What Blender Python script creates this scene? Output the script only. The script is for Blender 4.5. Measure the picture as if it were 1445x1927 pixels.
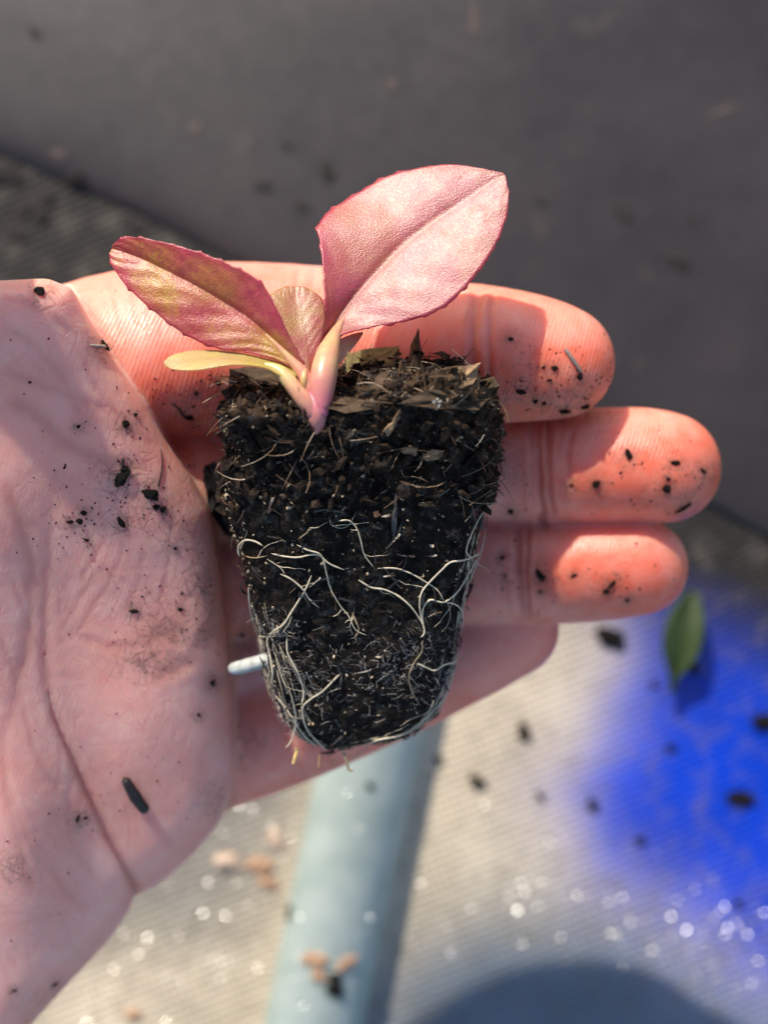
import bpy, bmesh, math, random, time
_T0 = time.time()
import numpy as np
from mathutils import Vector, Matrix
from mathutils.bvhtree import BVHTree

# ------------------------------------------------------------------ scale
# lengths are laid out in tenths of a millimetre-ish "units" (U metres each) on the plane of focus
U = 0.075e-3
D = 2060.0                 # camera height above the plane of focus, in units
GROUND_Z = -1800.0         # woven cloth below the hand
SUN_AZ = (-0.39, 0.921)    # horizontal direction towards the sun
SUN_EL = math.radians(31)
random.seed(7); RNG = np.random.default_rng(7)

sc = bpy.context.scene
for o in list(bpy.data.objects): bpy.data.objects.remove(o)

# ------------------------------------------------------------------ camera
cam_d = bpy.data.cameras.new('camera'); cam = bpy.data.objects.new('camera', cam_d)
sc.collection.objects.link(cam); sc.camera = cam
cam.location = (0, 0, D*U)
cam_d.sensor_width = 36; cam_d.sensor_fit = 'VERTICAL'; cam_d.sensor_height = 36
cam_d.lens = 18*D/963.5
cam_d.clip_start = 0.004; cam_d.clip_end = 50
cam_d.dof.use_dof = True; cam_d.dof.focus_distance = (D-20)*U
cam_d.dof.aperture_fstop = cam_d.lens/(57*U*1000)

# ------------------------------------------------------------------ sky, sun, exposure
w = bpy.data.worlds.new('World'); sc.world = w; w.use_nodes = True
nt = w.node_tree; bg = nt.nodes['Background']
sky = nt.nodes.new('ShaderNodeTexSky'); sky.sky_type = 'NISHITA'; sky.sun_disc = False
sky.sun_elevation = SUN_EL; sky.sun_rotation = math.atan2(SUN_AZ[0], SUN_AZ[1])
nt.links.new(sky.outputs[0], bg.inputs[0]); bg.inputs[1].default_value = 0.14
sd = bpy.data.lights.new('sun', 'SUN'); sun = bpy.data.objects.new('sun', sd); sc.collection.objects.link(sun)
sd.energy = 4.2; sd.angle = math.radians(0.9); sd.color = (1.0, 0.91, 0.77)
sdir = Vector((SUN_AZ[0]*math.cos(SUN_EL), SUN_AZ[1]*math.cos(SUN_EL), math.sin(SUN_EL))).normalized()
sun.rotation_euler = sdir.to_track_quat('Z', 'Y').to_euler(); sun.location = sdir*0.5
vs = sc.view_settings; vs.view_transform = 'Standard'; vs.look = 'None'; vs.exposure = 0.5; vs.gamma = 1
vs.use_curve_mapping = False
sc.cycles.use_denoising = True; sc.cycles.use_adaptive_sampling = True; sc.cycles.adaptive_threshold = .025
sc.cycles.max_bounces = 8; sc.cycles.transparent_max_bounces = 8
sc.cycles.sample_clamp_indirect = 6
COL = sc.collection

# ------------------------------------------------------------------ helpers
def W(p):
    p = np.asarray(p, float); k = (D-p[..., 2])/D
    return np.stack([(p[..., 0]-722.5)*k, (963.5-p[..., 1])*k, p[..., 2]], -1)*U
def WV(x, y, z): return Vector(W((x, y, z)))
def tag(o, label=None, cat=None, group=None, kind=None):
    for k, v in (('label', label), ('category', cat), ('group', group), ('kind', kind)):
        if v: o[k] = v
    return o
def link(name, me, mat=None, parent=None, smooth=True):
    o = bpy.data.objects.new(name, me); COL.objects.link(o)
    if mat and not me.materials: me.materials.append(mat)
    if smooth: me.shade_smooth()
    elif smooth is False: me.shade_flat()
    if parent: o.parent = parent
    return o
def mesh(name, V, F):
    me = bpy.data.meshes.new(name)
    V = np.asarray(V, np.float32)
    if isinstance(F, np.ndarray):
        n, k = F.shape
        me.vertices.add(len(V)); me.vertices.foreach_set('co', V.ravel())
        me.loops.add(n*k); me.loops.foreach_set('vertex_index', F.astype(np.int32).ravel())
        me.polygons.add(n); me.polygons.foreach_set('loop_start', np.arange(0, n*k, k, dtype=np.int32))
        me.update(calc_edges=True); me.validate()
    else:
        me.from_pydata([tuple(v) for v in V], [], F); me.update()
    return me
def empty(name, loc):
    o = bpy.data.objects.new(name, None); COL.objects.link(o); o.empty_display_size = 0.002; o.location = loc
    return o
def keep_world(ch, par):
    ch.parent = par; ch.matrix_parent_inverse = Matrix.Translation(par.location).inverted()
def attr_col(me, name, C):
    a = me.color_attributes.new(name, 'FLOAT_COLOR', 'POINT')
    C = np.concatenate([C, np.ones((len(C), 1))], 1).astype(np.float32)
    a.data.foreach_set('color', C.ravel())
def attr_f(me, name, v):
    a = me.attributes.new(name, 'FLOAT', 'POINT'); a.data.foreach_set('value', np.asarray(v, np.float32))

def vnoise(p, seed=0):
    i = np.floor(p).astype(np.int64); f = (p-i).astype(np.float32); f = f*f*(3-2*f)
    out = np.zeros(len(p), np.float32)
    for dx in (0, 1):
        for dy in (0, 1):
            for dz in (0, 1):
                h = ((i[:, 0]+dx)*374761393+(i[:, 1]+dy)*668265263+(i[:, 2]+dz)*2147483647+seed*974634777) & 0xFFFFFFFF
                h = ((h ^ (h >> 13))*1274126177) & 0xFFFFFFFF; h = h ^ (h >> 16)
                v = (h & 0xFFFF).astype(np.float32)/32767.5-1
                out += v*(f[:, 0] if dx else 1-f[:, 0])*(f[:, 1] if dy else 1-f[:, 1])*(f[:, 2] if dz else 1-f[:, 2])
    return out
def fbm(p, size, octv=4, seed=0, gain=.5):
    a, s, out = 1., 1./size, 0
    for k in range(octv):
        out = out+a*vnoise(p*s+17.3*k, seed+k); a *= gain; s *= 2.03
    return out
def catmull(pts, n):
    P = np.asarray(pts, float); m = len(P)
    t = np.linspace(0, m-1, n); i = np.clip(t.astype(int), 0, m-2); f = (t-i)[:, None]
    p0 = P[np.maximum(i-1, 0)]; p1 = P[i]; p2 = P[i+1]; p3 = P[np.minimum(i+2, m-1)]
    return .5*((2*p1)+(-p0+p2)*f+(2*p0-5*p1+4*p2-p3)*f**2+(-p0+3*p1-3*p2+p3)*f**3)
def smin(a, b, k):
    h = np.clip(.5+.5*(b-a)/k, 0, 1); return b+(a-b)*h-k*h*(1-h)
def smax(a, b, k): return -smin(-a, -b, k)
def poly_sdf(x, y, poly):
    x = np.asarray(x, np.float32); y = np.asarray(y, np.float32)
    d = np.full(x.shape, 1e12, np.float32); s = np.ones(x.shape, np.float32)
    n = len(poly)
    for i in range(n):
        ax, ay = poly[i]; bx, by = poly[i-1]
        ex, ey = bx-ax, by-ay; wx, wy = x-ax, y-ay
        t = np.clip((wx*ex+wy*ey)/(ex*ex+ey*ey+1e-9), 0, 1)
        d = np.minimum(d, (wx-ex*t)**2+(wy-ey*t)**2)
        c1 = y >= ay; c2 = y < by; c3 = ex*wy > ey*wx
        flip = (c1 & c2 & c3) | (~c1 & ~c2 & ~c3)
        s = np.where(flip, -s, s)
    return s*np.sqrt(d)
def polyline_dist(x, y, pts):
    d = np.full(x.shape, 1e9); tt = np.zeros(x.shape)
    n = len(pts)-1
    for i in range(n):
        ax, ay = pts[i][:2]; bx, by = pts[i+1][:2]; ex, ey = bx-ax, by-ay
        t = np.clip(((x-ax)*ex+(y-ay)*ey)/(ex*ex+ey*ey+1e-9), 0, 1)
        q = np.hypot(x-ax-ex*t, y-ay-ey*t)
        m = q < d; d = np.where(m, q, d); tt = np.where(m, (i+t)/n, tt)
    return d, tt
def surface_nets(F, org, h):
    nx, ny, nz = F.shape; S = F < 0
    def sub(A, o): return A[o[0]:nx-1+o[0], o[1]:ny-1+o[1], o[2]:nz-1+o[2]]
    cs = [(a, b, c) for a in (0, 1) for b in (0, 1) for c in (0, 1)]
    cnt = sum(sub(S, o).astype(np.uint8) for o in cs)
    act = (cnt > 0) & (cnt < 8); I = np.argwhere(act)
    idx = np.full(act.shape, -1, np.int32); idx[act] = np.arange(len(I))
    acc = np.zeros((len(I), 3)); n = np.zeros(len(I))
    val = {o: F[I[:, 0]+o[0], I[:, 1]+o[1], I[:, 2]+o[2]] for o in cs}
    for a in cs:
        for ax in range(3):
            if a[ax]: continue
            b = list(a); b[ax] = 1; b = tuple(b)
            va, vb = val[a], val[b]; m = (va < 0) != (vb < 0)
            t = np.where(m, va/np.where(m, va-vb, 1), 0)
            p = np.array(a, float)[None].repeat(len(I), 0); p[:, ax] += t
            acc += p*m[:, None]; n += m
    V = (I+acc/n[:, None])*h+np.asarray(org, float)
    Q = []
    for ax in range(3):
        o1, o2 = (ax+1) % 3, (ax+2) % 3
        A = np.moveaxis(S, (ax, o1, o2), (0, 1, 2)); X = np.moveaxis(idx, (ax, o1, o2), (0, 1, 2))
        e = A[:-1, 1:-1, 1:-1] != A[1:, 1:-1, 1:-1]; E = np.argwhere(e); i, j, k = E[:, 0], E[:, 1]+1, E[:, 2]+1
        q = np.stack([X[i, j-1, k-1], X[i, j, k-1], X[i, j, k], X[i, j-1, k]], 1)
        fl = ~A[i, j, k]
        q[fl] = q[fl][:, ::-1]; Q.append(q)
    Q = np.concatenate(Q)
    return V, Q[(Q >= 0).all(1)]
def tube(pts, rad, sides=6, cap=True):
    """world-space tube through pts (N,3) with radii (N)"""
    P = np.asarray(pts, float); n = len(P); R = np.broadcast_to(np.asarray(rad, float), (n,))
    T = np.gradient(P, axis=0); T /= np.linalg.norm(T, axis=1)[:, None]+1e-12
    ref = np.array([0., 0., 1.]) if abs(T[0, 2]) < .9 else np.array([1., 0, 0])
    A = np.cross(T, ref); A /= np.linalg.norm(A, axis=1)[:, None]+1e-12; B = np.cross(T, A)
    th = np.linspace(0, 2*math.pi, sides, endpoint=False)
    V = (P[:, None]+R[:, None, None]*(np.cos(th)[None, :, None]*A[:, None]+np.sin(th)[None, :, None]*B[:, None])).reshape(-1, 3)
    F = []
    for i in range(n-1):
        for j in range(sides):
            a = i*sides+j; b = i*sides+(j+1) % sides
            F.append((a, b, b+sides, a+sides))
    if cap: F.append(tuple(range(sides))[::-1]); F.append(tuple(range((n-1)*sides, n*sides)))
    return V, F
def join(parts):
    V, F, off = [], [], 0
    for v, f in parts:
        V.append(v); F += [tuple(i+off for i in q) for q in f]; off += len(v)
    return np.concatenate(V), F
def join_same(Vs, F):
    """many copies of one topology -> one vertex and one face array"""
    Vs = np.stack(Vs); n, k = Vs.shape[:2]; F = np.asarray(F)
    return Vs.reshape(-1, 3), (F[None]+(np.arange(n)*k)[:, None, None]).reshape(-1, F.shape[1])
_ico = bmesh.new(); bmesh.ops.create_icosphere(_ico, subdivisions=1, radius=1)
ICOV = np.array([v.co[:] for v in _ico.verts]); ICOF = [tuple(v.index for v in f.verts) for f in _ico.faces]; _ico.free()
_g = (1+5**.5)/2
IC0V = np.array([(-1, _g, 0), (1, _g, 0), (-1, -_g, 0), (1, -_g, 0), (0, -1, _g), (0, 1, _g), (0, -1, -_g), (0, 1, -_g), (_g, 0, -1), (_g, 0, 1), (-_g, 0, -1), (-_g, 0, 1)])/math.hypot(1, _g)
IC0F = [(0, 11, 5), (0, 5, 1), (0, 1, 7), (0, 7, 10), (0, 10, 11), (1, 5, 9), (5, 11, 4), (11, 10, 2), (10, 7, 6), (7, 1, 8), (3, 9, 4), (3, 4, 2), (3, 2, 6), (3, 6, 8), (3, 8, 9), (4, 9, 5), (2, 4, 11), (6, 2, 10), (8, 6, 7), (9, 8, 1)]
_ico = bmesh.new(); bmesh.ops.create_icosphere(_ico, subdivisions=3, radius=1)
ICO3V = np.array([v.co[:] for v in _ico.verts]); ICO3F = [tuple(v.index for v in f.verts) for f in _ico.faces]; _ico.free()
def rot_rand(rng):
    q = rng.normal(size=4); q /= np.linalg.norm(q); a, b, c, d = q
    return np.array([[1-2*(c*c+d*d), 2*(b*c-a*d), 2*(b*d+a*c)], [2*(b*c+a*d), 1-2*(b*b+d*d), 2*(c*d-a*b)], [2*(b*d-a*c), 2*(c*d+a*b), 1-2*(b*b+c*c)]])

# ------------------------------------------------------------------ node helpers
def mat_new(name):
    m = bpy.data.materials.new(name); m.use_nodes = True
    return m, m.node_tree, m.node_tree.nodes['Principled BSDF']
def nd(t, kind, **kw):
    n = t.nodes.new(kind)
    for k, v in kw.items():
        if k in n.inputs: n.inputs[k].default_value = v
        else: setattr(n, k, v)
    return n
def lk(t, a, b): t.links.new(a, b)
def co(t): return nd(t, 'ShaderNodeTexCoord').outputs['Object']
def noise(t, size, detail=4, rough=.55, dist=0., vec=None):
    n = nd(t, 'ShaderNodeTexNoise', Scale=1/(size*U), Detail=detail, Roughness=rough, Distortion=dist)
    lk(t, vec if vec else co(t), n.inputs['Vector']); return n.outputs['Fac']
def ramp(t, fac, stops, interp='LINEAR'):
    r = nd(t, 'ShaderNodeValToRGB'); r.color_ramp.interpolation = interp; e = r.color_ramp.elements
    while len(e) < len(stops): e.new(.5)
    for q, (p, c) in zip(e, stops):
        q.position = p; q.color = (*c, 1) if isinstance(c, tuple) else (c, c, c, 1)
    lk(t, fac, r.inputs[0]); return r.outputs[0]
def mixc(t, fac, a, b, mode='MIX'):
    m = nd(t, 'ShaderNodeMix', data_type='RGBA', blend_type=mode)
    for s, v in ((m.inputs[0], fac), (m.inputs[6], a), (m.inputs[7], b)):
        if isinstance(v, (float, int)): s.default_value = v
        elif isinstance(v, tuple): s.default_value = (*v, 1)
        else: lk(t, v, s)
    return m.outputs[2]
def math_(t, op, a, b=0.):
    m = nd(t, 'ShaderNodeMath', operation=op)
    for s, v in zip(m.inputs, (a, b)):
        if isinstance(v, (float, int)): s.default_value = v
        else: lk(t, v, s)
    return m.outputs[0]
def bump(t, h, strength, dist_units, normal=None):
    b = nd(t, 'ShaderNodeBump', Strength=strength, Distance=dist_units*U); lk(t, h, b.inputs['Height'])
    if normal: lk(t, normal, b.inputs['Normal'])
    return b.outputs[0]
def attr(t, name, out='Fac'):
    return nd(t, 'ShaderNodeAttribute', attribute_name=name).outputs[out]

# ================================================================== SETTING
# ---------- woven cloth ground
def make_ground():
    k = (D-GROUND_Z)/D
    n = 260
    gx, gy = np.meshgrid(np.linspace(-1500, 2900, n), np.linspace(-1300, 3200, n), indexing='ij')
    x, y = gx.ravel(), gy.ravel()
    p3 = np.stack([x, y, 0*x], 1)
    z = GROUND_Z+18*fbm(p3, 700, 3, 5)
    V = W(np.stack([x, y, z], 1))
    i, j = np.meshgrid(np.arange(n-1), np.arange(n-1), indexing='ij'); a = (i*n+j).ravel()
    me = mesh('ground', V, np.stack([a, a+1, a+n+1, a+n], 1))
    wob = 60*fbm(p3, 330, 3, 9)
    # printed cream field and blue patch, slate low down, painted-in shade by the sheet
    cream = np.array([.68, .58, .43]); blue = np.array([.003, .048, .55]); slate = np.array([.10, .15, .21]); grey = np.array([.20, .205, .195]); sheet_shade = np.array([.030, .027, .025])
    def sm(d, w): return 1/(1+np.exp(-d/w))
    blue_edge = poly_sdf(x+wob, y+wob, [(1120, 900), (1180, 1250), (1050, 1480), (1120, 1650), (1290, 1770), (1445, 1875), (2200, 2260), (2900, 2000), (2900, 500), (1500, 600)])
    fb = sm(-blue_edge, 42)
    low = (y+wob*.8)-(1690-.10*(x-1000)+np.clip(900-x, 0, 400)*.45)
    fs = sm(low, 50)*sm(x-640, 60)*(1-fb)*.97
    fg = sm(-(x-600+.25*(y-1500)), 60)*sm(1760+wob*2-y, 50)
    C = cream[None].repeat(len(x), 0)
    fshade = sm(-(y+wob*.8-(640+.43*x)), 60); fshade = np.clip(fshade*1.12-.03, 0, 1)  # shade below the sheet edge, painted into the cloth colour
    for f, c in ((fg*.85, grey), (fs, slate), (fb, blue), (fshade, sheet_shade)): C = C*(1-f[:, None])+c*f[:, None]
    C *= (1+.10*fbm(p3, 160, 4, 3))[:, None]
    attr_col(me, 'print', C)  # cloth colours with the shade below the sheet edge painted in
    m, t, b = mat_new('woven_cloth')
    c = co(t)
    mp = nd(t, 'ShaderNodeMapping'); mp.inputs['Rotation'].default_value = (0, 0, math.radians(-22)); lk(t, c, mp.inputs[0])
    waves = []
    for ax in 'XY':
        wv = nd(t, 'ShaderNodeTexWave', bands_direction=ax, wave_profile='SIN', Scale=6.2832/(20*26*U), Distortion=.25, Detail=1)
        wv.inputs['Detail Scale'].default_value = .3; lk(t, mp.outputs[0], wv.inputs[0]); waves.append(wv.outputs['Fac'])
    wh = math_(t, 'ADD', math_(t, 'MULTIPLY', waves[0], .4), waves[1])
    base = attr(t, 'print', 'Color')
    dirt = ramp(t, noise(t, 90, 6, .62), [(.50, 0.), (.70, 1.)])
    spk = ramp(t, noise(t, 26, 3, .6), [(.60, 0.), (.70, 1.)])
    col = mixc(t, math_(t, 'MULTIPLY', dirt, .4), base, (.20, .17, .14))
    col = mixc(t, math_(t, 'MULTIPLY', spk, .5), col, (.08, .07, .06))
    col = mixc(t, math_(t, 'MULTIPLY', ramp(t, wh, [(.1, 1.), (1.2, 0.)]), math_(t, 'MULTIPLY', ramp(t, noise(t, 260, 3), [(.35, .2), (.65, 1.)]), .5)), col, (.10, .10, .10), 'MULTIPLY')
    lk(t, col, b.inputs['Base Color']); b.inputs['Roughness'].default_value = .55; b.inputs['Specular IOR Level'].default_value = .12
    lk(t, bump(t, wh, .4, 8), b.inputs['Normal'])
    return tag(link('ground', me, m), 'woven cloth printed cream, grey and bright blue beneath the hand', None, None, 'structure')
ground = make_ground()

# ---------- dark plastic sheet, raised, covering the upper part; its rolled lower edge runs diagonally
def make_sheet():
    a = np.array([-900., -170.]); d = np.array([1445., 720.]); d /= np.linalg.norm(d); nrm = np.array([d[1], -d[0]])  # up-right
    prof = [(0, 6), (4, 60), (14, 110), (34, 150), (70, 178), (130, 192), (260, 200), (500, 204), (900, 206), (1500, 210), (2600, 214)]
    prof = catmull([(o_, h_*.2) for o_, h_ in prof], 60); n = 130
    V = []; k0 = (D-GROUND_Z)/D
    for s in np.linspace(0, 3500, n):
        for (o, h) in prof:
            q = a+d*s+nrm*o
            V.append((q[0], q[1], GROUND_Z+h))
    V = np.array(V); wob = fbm(V*np.array([1, 1, 0]), 420, 3, 21)
    V[:, 2] += 9*wob*np.clip((V[:, 2]-GROUND_Z)/200, 0, 1); V[:, :2] += (14*fbm(V*np.array([1, 1, 0]), 300, 2, 25))[:, None]*nrm
    m_ = len(prof); i, j = np.meshgrid(np.arange(n-1), np.arange(m_-1), indexing='ij'); q = (i*m_+j).ravel()
    me = mesh('plastic_sheet', W(V), np.stack([q, q+1, q+m_+1, q+m_], 1)[:, ::-1])
    m, t, b = mat_new('dark_plastic')
    f = noise(t, 500, 5, .55); f2 = noise(t, 60, 4, .6)
    col = mixc(t, ramp(t, f, [(.38, 0.), (.68, 1.)]), (.024, .0175, .016), (.042, .031, .028))
    col = mixc(t, math_(t, 'MULTIPLY', ramp(t, noise(t, 150, 5, .65), [(.60, 0.), (.74, 1.)]), .35), col, (.10, .075, .06))
    lk(t, col, b.inputs['Base Color'])
    lk(t, ramp(t, f2, [(.3, .38), (.7, .46)]), b.inputs['Roughness'])
    lk(t, bump(t, noise(t, 14, 3), .12, 5), b.inputs['Normal'])
    b.inputs['Specular IOR Level'].default_value = .62
    return tag(link('plastic_sheet', me, m), 'dark grey plastic sheet smeared with soil, behind the hand', 'plastic sheet')
sheet = make_sheet()

# ---------- pale aqua painted tube lying on the cloth
def make_tube():
    k = (D-GROUND_Z)/D; r = 92*k
    A = WV(796, 930, GROUND_Z+r*.12); B = WV(556, 2090, GROUND_Z+r*.12)
    P = np.array([A.lerp(B, s)[:] for s in np.linspace(0, 1, 40)])
    V, F = tube(P, r*U, 64)
    me = mesh('metal_tube', V, F)
    m, t, b = mat_new('aqua_paint')
    g = ramp(t, noise(t, 120, 5), [(.35, 0.), (.7, 1.)])
    col = mixc(t, g, (.27, .335, .315), (.36, .42, .40))
    col = mixc(t, math_(t, 'MULTIPLY', ramp(t, noise(t, 60, 5, .65), [(.58, 0.), (.80, 1.)]), .2), col, (.22, .24, .23))
    lk(t, col, b.inputs['Base Color']); lk(t, ramp(t, noise(t, 30, 4), [(.3, .38), (.7, .5)]), b.inputs['Roughness'])
    lk(t, bump(t, noise(t, 10, 3), .15, 2), b.inputs['Normal'])
    return tag(link('metal_tube', me, m), 'pale aqua painted tube lying on the woven cloth below the hand', 'tube')
tube_o = make_tube()

# ================================================================== HAND
G1 = 'soil crumbs on the palm'; G2 = 'soil crumbs on the fingers'
PALM_CRUMBS = [
 (76, 549, 11, 'small dark crumb near the top edge of the palm, far left', 0, 0, 1), (196, 652, 12, 'dark crumb perched on the palm fold below the left leaf', 2, 0, 1), (237, 798, 8, 'small crumb on the palm fold just left of the index finger gap', 0, .6, 1), (255, 781, 5, 'tiny crumb right beside the fold above the finger gap', 3, 0, 1),
 (230, 900, 17, 'largest black lump on the palm, left of the plug', 1, 2.2, 1.25), (236, 884, 9, 'rounded black bit touching the largest lump on the palm', 0, 0, 1), (286, 932, 17, 'fuzzy black crumb right of the largest lump on the palm', 5, .4, 1), (229, 983, 9, 'elongated black crumb below the largest lump on the palm', 1, 1.0, 1.5),
 (294, 954, 7, 'small crumb just below the fuzzy one on the palm', 2, 0, 1), (307, 959, 7, 'small crumb lower right of the fuzzy one on the palm', 3, 0, 1), (133, 982, 6, 'leftmost of the small crumb cluster in mid palm', 1, 0, 1.2), (151, 981, 6, 'middle bit of the small crumb cluster in mid palm', 0, .4, 1.2), (158, 965, 6, 'uppermost bit of the small crumb cluster in mid palm', 2, 0, 1), (163, 1016, 6, 'lowest bit of the small crumb cluster in mid palm', 4, .5, 1),
 (330, 1032, 4, 'tiny crumb on the palm near the upper left of the plug', 3, 0, 1), (253, 1150, 7, 'single dark fleck on the brown-stained middle of the palm', 1, .1, 1.4), (340, 1147, 5, 'tiny fleck on the stained palm near the little pad crease', 2, 0, 1), (400, 1285, 7, 'dark crumb on the palm just left of the white straw', 3, 0, 1), (147, 1541, 7, 'dark crumb beside the main palm crease, low on the left', 4, 1.9, 1.3), (162, 1539, 4, 'tiny crumb next to the one beside the main palm crease', 2, 0, 1), (374, 1345, 4, 'tiny fleck on the lower pad of the palm', 0, 0, 1), (28, 1864, 4, 'tiny fleck in the lower left corner of the hand', 1, 0, 1.4), (105, 1852, 4, 'tiny fleck on the heel of the hand near its lower edge', 2, 0, 1.3), (148, 803, 4, 'pinpoint fleck on the upper palm', 3, 0, 1)]
FINGER_CRUMBS = [
 (358, 786, 9, 'dark crumb on the index finger base left of the plug', 5, 0, 1), (411, 720, 7, 'crumb on the index finger under the seed leaf', 2, 0, 1), (370, 740, 5, 'tiny crumb on the index base, above the dark one', 0, 0, 1), (961, 638, 6, 'crumb high on the index fingertip pad', 1, 0, 1), (1022, 692, 4, 'pinpoint crumb at mid index fingertip', 3, 0, 1), (1043, 693, 7, 'crumb left of the grey splinter on the index fingertip', 2, 0, 1), (1090, 708, 8, 'crumb at the lower end of the grey splinter', 0, 0, 1),
 (980, 737, 10, 'glossy crumb on the index finger close to the plug', 1, .2, 1.2), (1034, 715, 6, 'crumb low on the index fingertip', 4, 0, 1), (1007, 755, 6, 'small crumb on the shaded underside of the index finger', 3, 0, 1), (1024, 759, 5, 'tiny crumb on the shaded underside of the index finger, right one', 0, 0, 1), (1062, 773, 9, 'crumb where index and middle fingers meet', 2, 0, 1.2), (1102, 765, 9, 'dark smear-like crumb under the index fingertip', 5, .3, 1.2),
 (1182, 858, 10, 'dark crumb in the sunlit part of the middle finger', 5, 1.2, 1.3), (1121, 911, 9, 'squarish crumb near the middle finger joint', 3, 0, 1), (1270, 871, 9, 'crumb on the middle fingertip, upper right', 1, 0, 1.3), (1254, 919, 10, 'glossy crumb on the lower middle fingertip', 0, 0, 1), (1257, 902, 5, 'tiny crumb just above the glossy one on the middle fingertip', 2, 0, 1), (1322, 886, 8, 'crumb at the very tip of the middle finger', 4, .5, 1.3), (1286, 955, 12, 'dark streak of soil under the middle fingertip', 4, -.8, 1.7), (961, 962, 7, 'crumb on the middle finger beside the plug', 0, 0, 1), (1075, 913, 5, 'tiny crumb at the middle finger joint', 1, 0, 1),
 (1017, 1085, 11, 'forked crumb on the ring finger joint', 5, .9, 1.3), (1080, 1083, 6, 'small crumb in mid ring finger', 1, -.4, 1.3), (1150, 1100, 10, 'curved crumb on the ring fingertip pad', 4, -.9, 1.5), (1140, 1113, 7, 'crumb at the lower end of the curved one on the ring finger', 2, 0, 1), (945, 1050, 6, 'crumb on the ring finger beside the plug', 3, 0, 1), (1180, 1129, 5, 'tiny crumb near the lower edge of the ring fingertip', 0, 0, 1), (1016, 1113, 4, 'tiny crumb below the forked one on the ring finger', 3, 0, 1), (950, 1083, 4, 'pinpoint crumb on the shaded ring finger', 1, 0, 1), (456, 1194, 6, 'dark crumb in the shade between palm and plug', 2, 0, 1)]
FING = {
 'index': [(20, 720, -250, 140), (120, 700, -252, 158), (230, 680, -262, 170), (350, 662, -285, 168), (480, 655, -308, 162), (620, 652, -322, 150), (740, 655, -318, 138), (820, 660, -275, 132), (900, 666, -248, 131), (970, 671, -228, 124), (1020, 676, -218, 115), (1050, 681, -212, 107)],
 'middle': [(200, 940, -310, 135), (330, 915, -345, 128), (450, 898, -380, 122), (620, 884, -382, 114), (800, 878, -372, 106), (930, 879, -358, 108), (1020, 880, -346, 107), (1100, 877, -334, 109), (1180, 875, -320, 109), (1225, 876, -310, 107), (1253, 880, -302, 104)],
 'ring': [(240, 1110, -395, 120), (400, 1090, -415, 112), (600, 1084, -424, 104), (800, 1081, -418, 98), (920, 1080, -402, 99), (985, 1079, -394, 97), (1060, 1076, -380, 98), (1130, 1072, -366, 97), (1175, 1069, -357, 94), (1204, 1067, -350, 91)],
 'pinky': [(300, 1440, -500, 110), (420, 1412, -505, 108), (500, 1388, -502, 106), (620, 1343, -490, 101), (760, 1285, -472, 96), (860, 1238, -466, 92), (920, 1206, -458, 92), (962, 1184, -450, 90)],
 'web': [(300, 1260, -490, 115), (450, 1245, -510, 105), (600, 1215, -490, 95), (750, 1170, -500, 80)],
 'thumb': [(-620, 1250, -130, 230), (-560, 900, -60, 215), (-500, 560, 60, 180), (-470, 300, 180, 150), (-430, 90, 280, 135), (-400, -20, 340, 128), (-385, -60, 360, 112)],
}
PALM = [(-1000, 640), (-500, 560), (-200, 545), (0, 528), (90, 524), (135, 542), (165, 596), (214, 678), (272, 760), (314, 832), (356, 892), (396, 962), (412, 1040), (422, 1130), (432, 1220),
        (440, 1310), (442, 1400), (434, 1480), (414, 1548), (368, 1604), (316, 1654), (284, 1674), (262, 1682), (251, 1690), (246, 1714), (200, 1776), (110, 1872), (40, 1950), (-60, 2060), (-300, 2220), (-600, 2300), (-1000, 2200)]
PADS = [(300, 1330, 120, 200, 34), (240, 1000, 140, 150, 22), (40, 1580, 110, 260, 60), (20, 930, 90, 120, 16), (-60, 1250, 110, 260, 30), (380, 1180, 40, 90, 8)]
def palm_top(x, y):
    xs = np.where(x > -40, x, -40+60*np.tanh((x+40)/60.))      # slopes from the ball of the thumb down to the fingers
    z = 70-.35*xs-.325*(y-800)
    for px, py, sx, sy, a in PADS: z = z+a*np.exp(-((x-px)/sx)**2-((y-py)/sy)**2)
    return z
FD = {k: catmull(v, 26) for k, v in FING.items()}
def finger_sdf(P, st):
    d = np.full(len(P), 1e6, np.float32)
    for a, b in zip(st[:-1], st[1:]):
        e = (b-a)[:3]; wv = P-a[:3]
        t = np.clip(wv@e/(e@e), 0, 1)
        r_ = wv-t[:, None]*e
        d = np.minimum(d, np.sqrt(np.einsum('ij,ij->i', r_, r_))-(a[3]+t*(b[3]-a[3])))
    return d
def finger_sdf_near(P, st):
    d = np.full(len(P), 1e6, np.float32); lo = (st[:, :3]-st[:, 3:]-40).min(0); hi = (st[:, :3]+st[:, 3:]+40).max(0)
    m = ((P > lo) & (P < hi)).all(1); d[m] = finger_sdf(P[m], st); return d
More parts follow.
